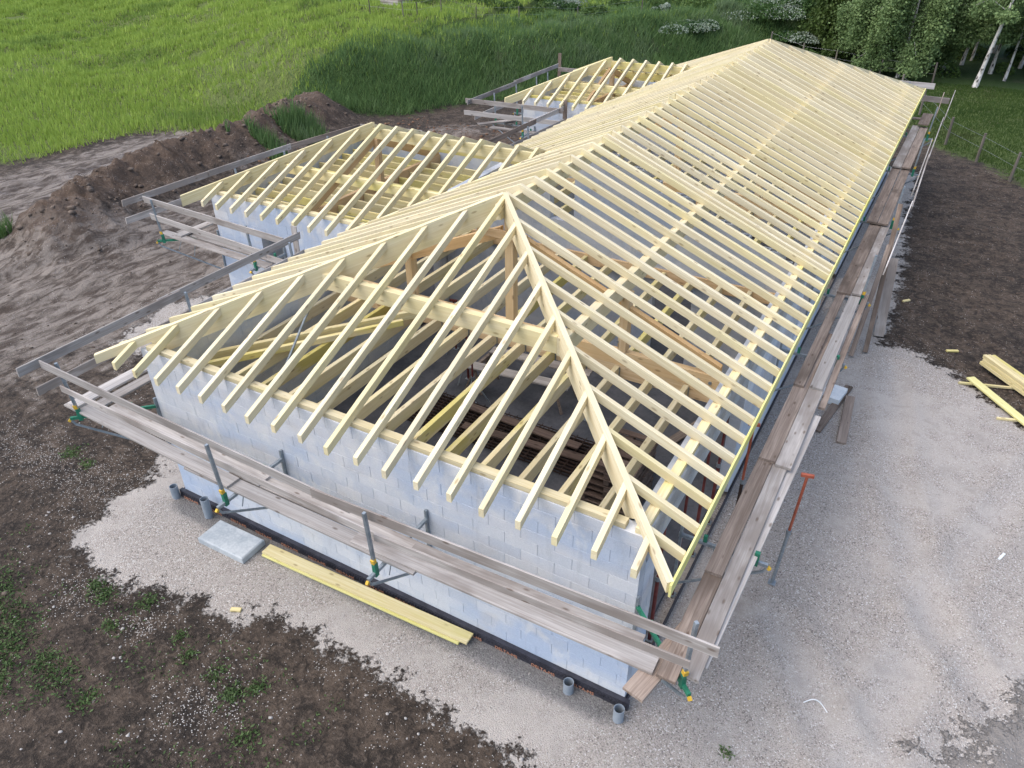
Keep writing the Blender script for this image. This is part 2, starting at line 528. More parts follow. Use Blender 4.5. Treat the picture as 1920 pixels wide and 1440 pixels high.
    N.l(bp.outputs[0], b.inputs['Normal'])
    return m


N_SZ0, N_SZ1 = .28, .42
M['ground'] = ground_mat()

# ------------------------------------------------------------------ terrain
GRAVEL = [(-5.0, -1.55), (-3.76, -1.6), (-2.9, -1.35), (-2.2, -1.2), (-1.45, -1.22), (-1.05, -.85), (-.4, -.82), (.3, -.9), (.9, -.75),
          (2.05, -.87), (2.95, -.92), (3.73, -1.0), (6, -1.7), (10, -2.6), (16, -1), (16, 1.5), (12, 4.6), (16, 7), (14, 8.5), (9.9, 10.2), (8.6, 11.4), (7.85, 12.3), (7.0, 12.95),
          (6.2, 12.9), (6.15, 17.3), (5.7, 23), (5.55, 27.7), (5.2, 28.6), (-4.9, 28.6), (-5.0, 14), (-5.2, 13.6), (-9.8, 13.6), (-10.3, 9.3), (-10.6, 7.2),
          (-11.4, 5.6), (-10.8, 3.6), (-8.2, 3.2), (-6.6, 2.0), (-5.5, .6), (-5.6, -.4)]
MUDPATCH = [(7.9, 1.4), (8.2, 2.2), (8.75, 3.0), (9.4, 3.9), (12, 4.7), (14, 2), (11, 0)]
TURF = [(-60, -14), (-36, 1), (-29.4, 8.6), (-28.4, 11.5), (-28.2, 15), (-27.8, 17.6), (-25, 19.4), (-22.8, 20.6), (-22.4, 22.6), (-21.2, 24.0), (-20.4, 24.0), (-18, 26.0), (-16.3, 30.2),
        (-13.5, 34), (-11, 40), (-6, 43), (0, 41), (3.5, 37.5), (5.4, 32.8), (6.2, 32.0), (7.9, 30.5), (9.2, 28.3), (11.5, 25.6), (20, 20), (80, 16), (80, 230), (-230, 230), (-230, -14)]
TOE = [(-22.6, 22.0), (-21.4, 23.0), (-20.4, 23.8), (-18, 26.0), (-16.3, 30.2), (-13.5, 34), (-11, 40), (-8, 46), (-3, 53), (2, 66), (6, 90), (10, 230)]
BANKP = TOE + [(-230, 230), (-230, -60), (-30, 19)]
MOUND = [(-17.6, 7.0), (-18.6, 8.8), (-19.1, 10.8), (-19.5, 13.2), (-19.4, 15.4), (-19.7, 17.2), (-20.4, 19.6)]
PEAK = (-20.9, 22.4)


def height(x, y):
    d = sdf_poly(BANKP, x, y)
    wob = (fbm(x * .25, y * .25, 3) - .5) * 1.6
    bank = sstep(-.4, 4.2, d + wob)
    xl = np.minimum(x + 22, 0)
    plateau = 2.55 * sstep(17, 27 - xl * .5, y + .35 * xl)
    h = bank * plateau
    h = h + bank * (fbm(x * .6, y * .6, 4) - .5) * 1.2 * sstep(16, 26, y)
    # field: falls off gently to the west and rises to the north
    out = sdf_poly(TURF, x, y)
    h = h + np.where(x < -22, sstep(0, 14, out) * .5, 0) + np.clip(d - 8, 0, 60) * .012
    h = h + sstep(0, 3, out) * (fbm(x * .12, y * .12, 4) - .5) * .8 * sstep(2, 20, out)
    # dug-out soil heaps
    dm = dist_line(MOUND, x, y)
    rug = fbm(x * 1.1, y * 1.1, 5, True)
    h = h + 1.45 * np.exp(-np.abs(dm / 1.7) ** 1.7) * (.72 + .5 * rug) * (.9 + .25 * fbm(x * 3.3, y * 3.3, 3, True))
    dp = np.hypot((x - PEAK[0]) / 1.35, (y - PEAK[1]) / 1.5)
    h = h + 1.35 * np.exp(-dp ** 2 * .8) * (.8 + .35 * rug)
    dn = np.hypot((x + 12.2) / 2.6, (y - 19.5) / 4.2)
    h = h + .55 * np.exp(-dn ** 2) * (.3 + 1.2 * rug)
    # site roughness
    gv = sdf_poly(GRAVEL, x, y)
    site = sstep(.8, -.8, out)
    soil = site * sstep(.5, -.8, gv)
    h = h + soil * ((fbm(x * .5, y * .5, 3) - .5) * .26 + (fbm(x * 2.4, y * 2.4, 4, True) - .55) * .05) * (1 - .7 * np.exp(-(np.maximum(np.hypot(x, y + 2) - 5, 0) / 5) ** 2))
    h = h + sstep(-.3, .8, gv) * ((fbm(x * .8, y * .8, 3) - .5) * .06 + (fbm(x * 3.1, y * 3.1, 3) - .5) * .03)
    for L in GTR:
        q = dist_line(L, x, y)
        h = h + sstep(.2, .8, gv) * (.045 * np.exp(-((q - .42) / .16) ** 2) - .03 * np.exp(-(q / .25) ** 2))
    h = h + sstep(.2, 1.5, gv) * (fbm(x * .45 + 7, y * .45, 3) - .5) * .16 * sstep(4.8, 6.5, x)
    # wheel ruts: the site drive on the left, the farm track beside the field
    for L, dep in ((RUT1, .11), (RUT2, .09), (RUT3, .08), (RUT4, .08)):
        q = dist_line(L, x, y)
        h = h - dep * np.exp(-(q / .28) ** 2) + dep * .5 * np.exp(-((q - .5) / .2) ** 2)
    # soil a touch above the gravel edge in front
    inside = (x > -4.6) & (x < 4.6) & (y > .3) & (y < 27.6)
    return np.where(inside, -.02, h)


GTR = ([(7.2, -3), (7.6, 2), (8.4, 6), (9.6, 9.5)], [(9.0, -3), (9.3, 1.5), (10.0, 5.5), (11.4, 9)], [(6.6, 12), (7.0, 8), (7.9, 4.5), (9.8, 1.5)], [(6.0, 3), (7.4, .8), (9, -1)])
RUT1 = [(-20, -3), (-15, 3), (-13, 7), (-13, 12), (-14.5, 17), (-14, 24)]
RUT2 = [(-22, -3), (-17, 3.4), (-15.2, 7.5), (-15, 12), (-16.5, 17), (-16, 22)]
RUT3 = [(-33, 0), (-27, 5), (-24.9, 8.6), (-24.4, 11.5), (-24.8, 15), (-24.6, 17.6), (-22.8, 19.4)]
RUT4 = [(-29, -1), (-24.2, 4), (-22.3, 7.2), (-22.5, 10.3), (-22.9, 14)]


def axis(segs):
    a = []
    for x0, x1, st in segs: a += list(np.arange(x0, x1, st))
    a.append(segs[-1][1]); return np.array(a)


gx = axis([(-230, -60, 8), (-60, -34, 1.2), (-34, -26, .35), (-26, -10, .14), (-10, 10, .1), (10, 16, .2), (16, 80, 4)])
gy = axis([(-60, -14, 4), (-14, -4, .4), (-4, 14, .1), (14, 30, .16), (30, 62, .4), (62, 110, 1.5), (110, 230, 8)])
GX, GY = np.meshgrid(gx, gy, indexing='ij')
HZ = height(GX, GY)
nx, ny = GX.shape
gv = np.stack([GX, GY, HZ], -1).reshape(-1, 3)
ii, jj = np.meshgrid(np.arange(nx - 1), np.arange(ny - 1), indexing='ij')
a0 = (ii * ny + jj).ravel()
gf = np.stack([a0, a0 + ny, a0 + ny + 1, a0 + 1], 1)
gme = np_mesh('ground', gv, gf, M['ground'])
gme.polygons.foreach_set('use_smooth', np.ones(len(gf), bool))
fx, fy = GX.ravel(), GY.ravel()
sg = np.minimum(sdf_poly(GRAVEL, fx, fy), .25 - .6 * sdf_poly(MUDPATCH, fx, fy))
st_ = sdf_poly(TURF, fx, fy)
bk = sdf_poly(BANKP, fx, fy)


def attr(name, val):
    a = gme.attributes.new(name, 'FLOAT', 'POINT'); a.data.foreach_set('value', val.astype(np.float32))


attr('gravel', np.clip(sg, -9, 9))
dcl = np.minimum(st_, 9)
attr('turf', np.clip(dcl, -9, 9))
drive = np.minimum(dist_line(RUT1, fx, fy), dist_line(RUT2, fx, fy)); trk = np.minimum(dist_line(RUT3, fx, fy), dist_line(RUT4, fx, fy))
attr('mud', np.clip(.85 * np.exp(-(drive / 2.3) ** 2) + .55 * np.exp(-((fx + 12) / 5) ** 2 - ((fy - 3) / 4.5) ** 2) + 1.0 * np.exp(-(trk / 2.6) ** 2) + 2.0 * (sdf_poly(MUDPATCH, fx, fy) > -.8), 0, 2))
attr('clay', np.clip(np.exp(-((fx + 12) / 4) ** 2 - ((fy - 20) / 5) ** 2) * 1.1 + .75 * np.exp(-(dist_line(MOUND, fx, fy) / 2.2) ** 2) + .6 * np.exp(-(np.hypot(fx - PEAK[0], fy - PEAK[1]) / 2.2) ** 2), 0, 1))
near = np.exp(-(np.maximum(-sg, 0) / 1.3) ** 2)
strew = -.07 + .16 * near + .5 * np.exp(-(np.hypot(fx + 2.6, fy + 1.95) / .30) ** 2) + .36 * np.exp(-(np.hypot(fx + 4.1, fy + 2.0) / .42) ** 2) \
    + .35 * np.exp(-(np.hypot(fx + .5, fy + 2.3) / .5) ** 2) + .4 * np.exp(-(np.hypot((fx + 8) / 3, (fy + 0.2) / .7)) ** 2) + .3 * np.exp(-(np.hypot(fx + .9, fy + 2.75) / .5) ** 2)
attr('strew', np.clip(strew * np.exp(-(np.maximum(np.hypot(fx, fy) - 12, 0) / 7) ** 2), 0, 1))
attr('wet', np.exp(-(dist_line(RUT3[1:], fx, fy) / .35) ** 2) + np.exp(-(dist_line(RUT4[1:], fx, fy) / .35) ** 2))
gt = np.min([dist_line(L, fx, fy) for L in GTR], 0)
attr('track', np.exp(-(gt / .34) ** 2) * .9)
attr('drain', sstep(4.9, 4.2, abs(fx)) * sstep(-.25, .3, fy) * (fy < .6) * .85)  # mask for the dark gravel by the front wall, its shade put into the colour
attr('dark_grass', np.clip(((bk > -1) & (fx > -24 - np.clip(fy - 28, 0, 40) * .3)).astype(float) * sstep(8, 4, dist_line(TOE[2:], fx, fy)) + (fy > 46) * (fx > -30) * .8 + ((fx > 2) & (fy > 25)) * .5, 0, 1))  # darker green ground at the bank, far meadow and lawn
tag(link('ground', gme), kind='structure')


def ground_z(x, y):
    return height(np.atleast_1d(np.asarray(x, float)), np.atleast_1d(np.asarray(y, float)))


def in_view(x, y, z, margin=.12):
    dx, dy, dz = x - CAM.x, y - CAM.y, z - CAM.z
    q = dx * fw.x + dy * fw.y + dz * fw.z
    u = (dx * rt.x + dy * rt.y + dz * rt.z) / np.maximum(q, .1) * 1408.5 / 960
    v = (dx * up.x + dy * up.y + dz * up.z) / np.maximum(q, .1) * 1408.5 / 720
    return (q > 1) & (abs(u) < 1 + margin) & (abs(v) < 1 + margin)


def grass(name, label, mat, n, box, maskf, hgt, wid, kind='stuff', seed=1, lean=.55):
    g = np.random.default_rng(seed)
    x = g.uniform(box[0], box[1], n); y = g.uniform(box[2], box[3], n)
    k = maskf(x, y, g); x, y = x[k], y[k]
    z = height(x, y)
    k = in_view(x, y, z, .18); x, y, z = x[k], y[k], z[k]
    m = len(x)
    clump = .55 + .9 * fbm(x * .9, y * .9, 3)
    hh = hgt * clump * g.uniform(.6, 1.35, m)
    d = np.sqrt((x - CAM.x) ** 2 + (y - CAM.y) ** 2)
    ww = wid * g.uniform(.7, 1.4, m) * np.clip(d / 35, .6, 2.4)
    th = g.uniform(0, 2 * np.pi, m); cx, sx = np.cos(th), np.sin(th)
    la = g.uniform(0, 2 * np.pi, m); ll = g.uniform(.1, lean, m) * hh
    b0 = np.stack([x - cx * ww, y - sx * ww, z - .02], 1); b1 = np.stack([x + cx * ww, y + sx * ww, z - .02], 1)
    tp = np.stack([x + np.cos(la) * ll, y + np.sin(la) * ll, z + hh], 1)
    v = np.stack([b0, b1, tp], 1).reshape(-1, 3); f = np.arange(m * 3).reshape(-1, 3)
    o = link(name, np_mesh(name, v, f, mat))
    return tag(o, label, 'grass', kind=kind)


def m_field(x, y, g):
    t = sdf_poly(TURF, x, y); b = sdf_poly(BANKP, x, y)
    bare = fbm(x * .13 + 3, y * .2, 4)
    return (x < 2) & (t > -.3 + g.uniform(-.4, .6, len(x))) & ((dist_line(TOE, x, y) > 4.6 + g.normal(size=len(x)) * 1.1) | (x < -22.6 + g.normal(size=len(x)) * .9)) & (np.hypot(x - PEAK[0], y - PEAK[1]) > 1.4) & (g.random(len(x)) < np.clip((.66 - bare) * 9 + .3, .42, 1))


def m_bank(x, y, g):
    b = sdf_poly(BANKP, x, y); t = sdf_poly(TURF, x, y)
    return (t > .0) & (b > -.6 + g.uniform(-.3, .3, len(x))) & (dist_line(TOE[2:], x, y) < 5.6 + g.normal(size=len(x)) * 1.1 + np.clip(y - 30, 0, 12) * .25) & (x > -23.0 + g.normal(size=len(x)) * .9 - np.clip(y - 28, 0, 40) * .3) & (np.hypot(x - PEAK[0], y - PEAK[1]) > 1.3)


def m_lawn(x, y, g):
    t = sdf_poly(TURF, x, y)
    return (t > .1 + g.uniform(-.2, .5, len(x))) & (x > 0) & (y < 47)


def m_tuft(x, y, g):
    q = fbm(x * .7 + 40, y * .7, 3)
    s = (np.hypot((x + 18.3) / 1.4, (y - 16.0) / .9) < 1) & (q > .45)
    s |= (np.hypot((x + 18.9) / 1.5, (y - 19.0) / 1.0) < 1) & (q > .45)
    s |= (np.hypot((x + 20.6) / 2.2, (y - 5.6) / .8) < 1) & (q > .5)
    return s


grass('field_grass', 'bright green meadow grass of the field on the left', M['grass_field'], 620000, (-98, -10, 0, 84), m_field, .30, .026, seed=2)
grass('bank_grass', 'long dark green grass on the steep bank behind the site', M['grass_bank'], 420000, (-34, 8, 22, 78), m_bank, .42, .017, seed=3, lean=.95)
grass('lawn_grass', 'short green lawn grass beyond the site at the right', M['grass_lawn'], 120000, (2, 22, 24, 48), m_lawn, .10, .016, seed=4)
grass('heap_grass', 'tufts of long grass growing on the soil heap', M['grass_bank'], 60000, (-25, -16, 3, 24), m_tuft, .55, .026, seed=5)


# ------------------------------------------------------------------ the house
K = .4148          # roof pitch
ZE = 3.194         # rafter top at the eaves
XE = 4.95          # half width at the eaves
YB = 27.9          # back eaves
XW, YF, YBW = 4.45, .5, 27.4
RIDGE = ZE + K * XE
house = empty('house', (0, 14, 0), 'long single storey house under construction with bare block walls and open timber roof frame', 'house')
HX = 'house'

RW, RH = .075, .125


def rafter(p0, p1, mat='rafter'):
    j = lambda: rnd.uniform(-.004, .004)
    p0 = (p0[0] + j(), p0[1] + j(), p0[2]); p1 = (p1[0] + j(), p1[1] + j(), p1[2])
    return timber('rafter', p0, p1, RW, RH, M[mat], house)


def zr(d): return ZE + K * d      # height of the roof plane at distance d from its eaves


# front and back hip ends
for i in range(1, 20):
    x = (i - 10) * .5 + .03
    run = XE - abs(x)
    t = rnd.uniform(-.02, .02)
    rafter((x, t, zr(t)), (x, run - .02, zr(run - .02)))
    rafter((x, YB - t, zr(t)), (x, YB - run + .02, zr(run - .02)))


def valley_x(y):
    """x at which the left roof slope is cut by a wing, None if it reaches its eaves"""
    for y0, y1 in ((6.0, 13.0), (19.1, 24.9)):
        if y0 < y < y1: return -XE + min(y - y0, y1 - y)
    return None


ys = [.5 * k for k in range(1, 56)] + [9.23]
for y in ys:
    top = max(0, XE - min(y, YB - y)) if min(y, YB - y) < XE else 0.0
    xs = top + (.02 if top > 0 else .0)
    rafter((XE - rnd.uniform(0, .006), y, ZE), (xs, y, zr(XE - xs)))
    vx = valley_x(y)
    x0 = -XE + rnd.uniform(-.02, .02) if vx is None else vx
    if -xs - x0 > .12:
        rafter((x0, y, zr(XE + x0)), (-xs, y, zr(XE - xs)))


def deep_hip(name, p0, p1, wd, d_tail, d_deep, tail, mat, skip_end=0.0):
    """hip board: shallow at the tail, deep inside the walls"""
    p0 = Vector(p0); p1 = Vector(p1)
    m = frame(p0, p1); L = (p1 - p0).length; s = (p1.z - p0.z) / math.hypot(p1.x - p0.x, p1.y - p0.y)
    prof = [(0, 0), (L, 0), (L - d_deep * s, -d_deep), (tail + .25 - d_deep * s, -d_deep), (tail - d_tail * s, -d_tail), (-d_tail * s, -d_tail)]
    v = [(a, -wd / 2, b) for a, b in prof] + [(a, wd / 2, b) for a, b in prof]
    n = len(prof)
    f = [tuple(range(n)), tuple(2 * n - 1 - i for i in range(n))] + [(i, n + i, n + (i + 1) % n, (i + 1) % n) for i in range(n)]
    me = bpy.data.meshes.new(name); me.from_pydata(v, [], f); me.materials.append(M[mat]); me.update()
    return link(name, me, None, house, m)


for sx in (-1, 1):
    for (y0, sy) in ((0, 1), (YB, -1)):
        p0 = (sx * (XE + .0), y0, ZE + .012); p1 = (sx * .02, y0 + sy * (XE - .02), RIDGE + .006)
        deep_hip('hip_rafter', p0, p1, .085, .15, .40, .95, 'rafter')
timber('ridge_beam', (0, 4.7, RIDGE - .13), (0, YB - 4.7, RIDGE - .13), .11, .26, M['rafter'], house)
for sx in (-1, 1):
    timber('purlin', (sx * 2.25, 2.66, zr(XE - 2.25) - .137), (sx * 2.25, YB - 2.66, zr(XE - 2.25) - .137), .14, .30, M['rafter'], house)
for y in (2.72, YB - 2.72):
    timber('purlin', (-2.18, y, zr(2.72) - .137), (2.18, y, zr(2.72) - .137), .13, .28, M['rafter'], house)
# wall plates
ZW = 3.2
timber('wall_plate', (-4.30, .575, ZW + .085), (4.20, .575, ZW + .085), .13, .082, M['joist'], house)
timber('wall_plate', (-4.30, YB - .575, ZW + .085), (4.20, YB - .575, ZW + .085), .13, .082, M['joist'], house)
yy = .52
while yy < 27.2:
    y2 = min(yy + 4.0, 27.3)
    timber('wall_plate', (4.39, yy, ZW + .085), (4.39, y2 - .004, ZW + .085), .13, .082, M['joist'], house)
    yy = y2
for a, b in ((.72, 6.4), (12.6, 19.5), (24.5, 27.2)):
    timber('wall_plate', (-4.375, a, ZW + .085), (-4.375, b, ZW + .085), .13, .082, M['yellow'], house)
# fascia on the right eaves
yy = -.05
for y2 in (4.62, 9.3, 14.1, 18.8, 23.5, 27.98):
    o = timber('fascia_board', (XE + .018, yy, ZE + .012), (XE + .018, y2 - .004, ZE + .012), .028, .18, M['fascia'], house); yy = y2

# ceiling joists and trusses
JX = [.37 + .632 * k for k in range(-7, 7)]
ZJ = 2.5
for x in JX:
    for (a, b) in ((.68, 4.93), (5.07, 9.04), (9.36, 13.92), (14.08, 17.94), (18.26, 22.52), (22.68, 27.2)):
        timber('ceiling_joist', (x + rnd.uniform(-.01, .01), a, ZJ), (x + rnd.uniform(-.01, .01), b, ZJ), .088, .235, M['joist'] if rnd.random() < .6 else M['rafter'], house)
for yt in (5.0, 14.0, 22.6):
    timber('tie_beam', (-4.22, yt, 2.80), (4.22, yt, 2.80), .13, .28, M['orange_wood'], house)
    timber('tie_beam', (-4.22, yt, 2.517), (4.22, yt, 2.517), .12, .26, M['orange_wood'], house)
    kp = timber('king_post', (0, yt, 2.81), (0, yt, RIDGE - .40), .17, .17, M['orange_wood'], house, plumb=False)
    for sx in (-1, 1):
        ps = timber('post', (sx * 2.25, yt, 2.81), (sx * 2.25, yt, zr(XE - 2.25) - .39), .19, .15, M['orange_wood'], house, plumb=False)
        b = MB(); b.tube([(sx * 2.25, yt - .105, 3.0), (sx * 2.25, yt - .085, 3.0)], .022, 8); b.build('bolt', M['zinc'], ps)
        timber('principal_rafter', (sx * 4.05, yt + .002, 2.99), (sx * .1, yt + .002, 2.99 + K * 3.95), .11, .2, M['brown'], house)
        for bx in (3.72, 3.92):
            b = MB(); b.tube([(sx * bx, yt - .09, 2.66), (sx * bx, yt - .064, 2.66)], .03, 8); b.build('bolt', M['zinc'], house)
    for x in JX:
        b = MB(); b.box((x - .058, yt - .085, 2.25), (x - .046, yt - .061, 2.47)); b.box((x + .046, yt - .085, 2.25), (x + .058, yt - .061, 2.47)); b.build('joist_hanger', M['zinc'], house)
timber('ledger_board', (-4.2, 9.07, 2.54), (4.2, 9.07, 2.54), .055, .26, M['brown'], house)
for y, sy in ((4.83, 1), (23.07, -1)):
    timber('brace', (-.5, y, 4.62), (.5, y, 4.62), .05, .15, M['brown'], house)


# wings
def wing(y0, y1, x0, label):
    yr = (y0 + y1) / 2; hw = (y1 - y0) / 2; xa = x0 + hw; zt = zr(hw)
    xend = -XE + hw                      # where the ridge meets the main slope
    for k in range(0, 40):
        x = x0 + .76 + .5 * k
        if x > xend - .05: break
        for y_e, s in ((y0, 1), (y1, -1)):
            run = min(x - x0, hw) - (.02 if x < xa else 0)
            a = 0.0 if x <= -XE else x + XE
            a += rnd.uniform(-.01, .01)
            if run - a > .12:
                rafter((x, y_e + s * a, zr(a)), (x, y_e + s * run, zr(run)))
    y = y0 + .5
    while y < y1 - .3:
        run = min(y - y0, y1 - y, hw) - .03
        rafter((x0, y, ZE), (x0 + run, y, zr(run))); y += .5
    for ye, s in ((y0, 1), (y1, -1)):
        deep_hip('hip_rafter', (x0, ye, ZE + .02), (xa, yr - s * .01, zt + .006), .08, .26, .32, .8, 'yellow' if s > 0 else 'rafter')
        timber('valley_rafter', (-XE + .02, ye + s * .05, ZE - .02), (xend, yr, zt - .02), .06, .2, M['rafter'], house)
        timber('purlin', (x0 + hw * .56 + .05, ye + s * hw * .52, zr(hw * .52) - .137), (-XE + hw * .52, ye + s * hw * .52, zr(hw * .52) - .137), .09, .22, M['yellow'], house)
    timber('ridge_beam', (xa - .1, yr, zt - .13), (xend, yr, zt - .13), .09, .26, M['yellow'], house)
    wx, wy0, wy1 = x0 + .5, y0 + .5, y1 - .5
    timber('wall_plate', (wx + .1, wy0 + .075, ZW + .085), (-4.5, wy0 + .075, ZW + .085), .12, .082, M['joist'], house)
    timber('wall_plate', (wx + .1, wy1 - .075, ZW + .085), (-4.5, wy1 - .075, ZW + .085), .12, .082, M['yellow'], house)
    timber('wall_plate', (wx + .075, wy0 + .2, ZW + .085), (wx + .075, wy1 - .2, ZW + .085), .12, .082, M['yellow'], house)
    y = wy0 + .3
    while y < wy1 - .25:
        timber('ceiling_joist', (wx + .16, y, 3.02), (xa - .07, y, 3.02), .07, .2, M['yellow'], house)
        timber('ceiling_joist', (xa + .07, y, 3.02), (-4.3, y, 3.02), .07, .2, M['yellow'], house); y += .5
    timber('tie_beam', (xa, wy0 + .16, 3.13), (xa, wy1 - .16, 3.13), .11, .3, M['brown'], house)
    timber('king_post', (xa, yr, 3.14), (xa, yr, zt - .40), .15, .15, M['brown'], house, plumb=False)
    for ye, s in ((y0, 1), (y1, -1)):
        timber('principal_rafter', (xa + .002, ye + s * .75, 3.2), (xa + .002, yr - s * .08, 3.2 + K * (hw - .85)), .1, .19, M['brown'], house)


wing(6.0, 13.0, -10.07, '')
wing(19.1, 24.9, -8.3, '')

# walls: recessed mortar cores with blocks in front
BL, BH, BT = .5, .204, .2
Z0 = .14
rest = MB()
inner = MB()
hollow = MB()
nobj = [0]
BM = {}


def block_mesh(L, h, t):
    key = (round(L, 2), round(h, 3), round(t, 3))
    me = BM.get(key)
    if me is None:
        b = MB(); c = .0025; x0, x1, y0, y1, z0, z1 = 0, L, 0, t, 0, h
        # chamfered face on the outside (-y)
        b.add([(x0, y0 + c, z0), (x1, y0 + c, z0), (x1, y1, z0), (x0, y1, z0), (x0, y0 + c, z1), (x1, y0 + c, z1), (x1, y1, z1), (x0, y1, z1),
               (x0 + c, y0, z0 + c), (x1 - c, y0, z0 + c), (x1 - c, y0, z1 - c), (x0 + c, y0, z1 - c)],
              [(0, 3, 2, 1), (4, 5, 6, 7), (2, 3, 7, 6), (1, 2, 6, 5), (3, 0, 4, 7), (8, 9, 10, 11), (0, 1, 9, 8), (1, 5, 10, 9), (5, 4, 11, 10), (4, 0, 8, 11)])
        me = b.mesh('concrete_block', M['block']); BM[key] = me
    return me


def block_wall(name, p, q, t, topf=None, openings=(), objects=False, z0=Z0, ztop=ZW, core=True, into=None):
    """wall whose outside face runs p->q (2D), thickness t to the left of p->q"""
    p = Vector((p[0], p[1], 0)); q = Vector((q[0], q[1], 0)); d = (q - p).normalized(); nrm = Vector((-d.y, d.x, 0)); L = (q - p).length
    mw = Matrix(((d.x, nrm.x, 0, p.x), (d.y, nrm.y, 0, p.y), (0, 0, 1, 0), (0, 0, 0, 1)))
    cb = MB(); rows = int(round((ztop - z0) / BH)) if topf is None else 28
    wo = None
    cells = []
    for r in range(rows):
        za = z0 + r * BH; s = -(r % 2) * BL / 2
        zb = min(za + BH, ztop) if topf is None else za + BH
        while s < L - .01:
            a = max(s, 0); b_ = min(s + BL, L); s += BL
            if b_ - a < .03: continue
            pm = (a + b_) / 2
            if topf is not None and za + BH * .8 > topf(pm): continue
            segs = [(a, b_)]
            for (o0, o1, oz0, oz1) in openings:
                if za < oz1 - .02 and zb > oz0 + .02:
                    ns = []
                    for (u, v) in segs:
                        if v <= o0 or u >= o1: ns.append((u, v))
                        else:
                            if u < o0 - .03: ns.append((u, o0))
                            if v > o1 + .03: ns.append((o1, v))
                    segs = ns
            top_block = topf is not None and za + BH * 1.8 > topf(pm)
            for (u, v) in segs: cells.append((u, v, za, zb, top_block))
    for (u, v, za, zb, tb) in cells:      # core cells, recessed from both faces
        if core and not tb:
            vs = [mw @ Vector(c) for c in [(u, .008, za), (v, .008, za), (v, t - .008, za), (u, t - .008, za), (u, .008, zb - .008), (v, .008, zb - .008), (v, t - .008, zb - .008), (u, t - .008, zb - .008)]]
            cb.add(vs, BF)
    if core: wo = cb.build(name, M['mortar'], house)
    for (u, v, za, zb, tb) in cells:
        g = .0022
        pr = rnd.uniform(-.002, .002)
        if objects:
            link('concrete_block', block_mesh(v - u - 2 * g, zb - za - g, t), None, wo, mw @ Matrix.Translation((u + g, pr, za)))
            nobj[0] += 1
        elif tb:
            # open-topped hollow block
            w3 = .035; x0, x1 = u + g, v - g
            parts = [((x0, pr, za), (x1, pr + w3, zb)), ((x0, t - w3, za), (x1, t, zb)), ((x0, pr + w3, za), (x0 + w3, t - w3, zb)), ((x1 - w3, pr + w3, za), (x1, t - w3, zb))]
            if x1 - x0 > .35:
                for k in (1, 2):
                    xm = x0 + (x1 - x0) * k / 3; parts.append(((xm - .013, pr + w3, za), (xm + .013, t - w3, zb)))
            for lo, hi in parts:
                b = MB(); b.box(lo, hi); hollow.add([mw @ Vector(c) for c in b.v], b.f)
        else:
            b = MB(); b.box((u + g, pr, za), (v - g, t, zb - g)); (into or rest).add([mw @ Vector(c) for c in b.v], b.f)
    return wo


block_wall('block_wall', (-XW, YF), (XW, YF), BT, objects=True)
for ya, yb, op in ((YF + BT, 1.12, []), (5.4, 13.9, [(4.7, 6.1, 1.0, 2.62)]), (16.3, YBW, [(3.2, 4.6, 1.0, 2.62)])):
    block_wall('block_wall', (XW, ya), (XW, yb), BT, openings=op, ztop=2.64)
block_wall('block_wall', (-XW, YBW), (-XW, YF + BT), BT, openings=[(8, 8.9, 0, 2.3), (18.6, 19.6, 0, 2.3)])
block_wall('block_wall', (XW, YBW), (-XW, YBW), BT)
gable = lambda s: RIDGE - .30 - K * abs(s - 4.2)
block_wall('gable_wall', (-4.2, 9.1), (4.2, 9.1), BT, topf=gable, openings=[(2.95, 3.55, 3.25, 4.05), (5.6, 6.5, 0, 2.2)], into=inner)
block_wall('gable_wall', (-4.2, 18.0), (4.2, 18.0), BT, topf=gable, into=inner)
W1 = (-9.57, 6.5, 12.5); W2 = (-7.8, 19.6, 24.4)
for (wx, a, b), op in ((W1, [(1.55, 2.35, 0, 2.25)]), (W2, [])):
    block_wall('block_wall', (wx, a), (-XW - .004, a), BT, openings=op)
    block_wall('block_wall', (wx, b - BT), (wx, a + BT), BT)
    block_wall('block_wall', (-XW - .004, b), (wx, b), BT)
rest_o = rest.build('concrete_blocks', M['blocks'], house); rest_o['kind'] = 'stuff'
io = inner.build('inner_blocks', M['blocks_inner'], house); io['kind'] = 'stuff'
ho = hollow.build('hollow_block_tops', M['blocks_inner'], house); ho['kind'] = 'stuff'
# poured lintel with board marks on the right side
lin = MB(); lin.box((4.235, YF + .2, 2.645), (4.468, YBW, ZW - .002))
lo = lin.build('concrete_lintel', M['concrete'], house)
for k in range(4):
    b = MB(); z = 2.66 + k * .133; b.box((4.468, YF + .25 + rnd.random() * .1, z), (4.472 + .003 * (k % 2), YBW - .1, z + .12)); b.build('board_mark', M['concrete'], lo)
# floor slab, footing membrane
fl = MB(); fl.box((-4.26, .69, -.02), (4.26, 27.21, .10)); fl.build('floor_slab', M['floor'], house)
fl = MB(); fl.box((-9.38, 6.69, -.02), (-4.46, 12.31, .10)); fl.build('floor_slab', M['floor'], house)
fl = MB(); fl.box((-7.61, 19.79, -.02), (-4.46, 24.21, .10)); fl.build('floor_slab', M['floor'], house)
mem = MB()
mem.box((-4.53, .425, -.1), (4.53, .496, .15)); mem.box((4.454, .497, -.1), (4.475, 27.42, .09)); mem.box((-4.53, .497, -.1), (-4.454, 27.42, .12))
memo = mem.build('foundation_membrane', M['membrane'], house)
stud = MB()
x = -4.5
while x < 4.5:
    stud.box((x, .41, .045), (x + .022, .426, .066)); stud.box((x + .02, .41, .085), (x + .042, .426, .106)); x += .055
so = stud.build('dimples', M['membrane'], memo); so['kind'] = 'stuff'
x = -4.42
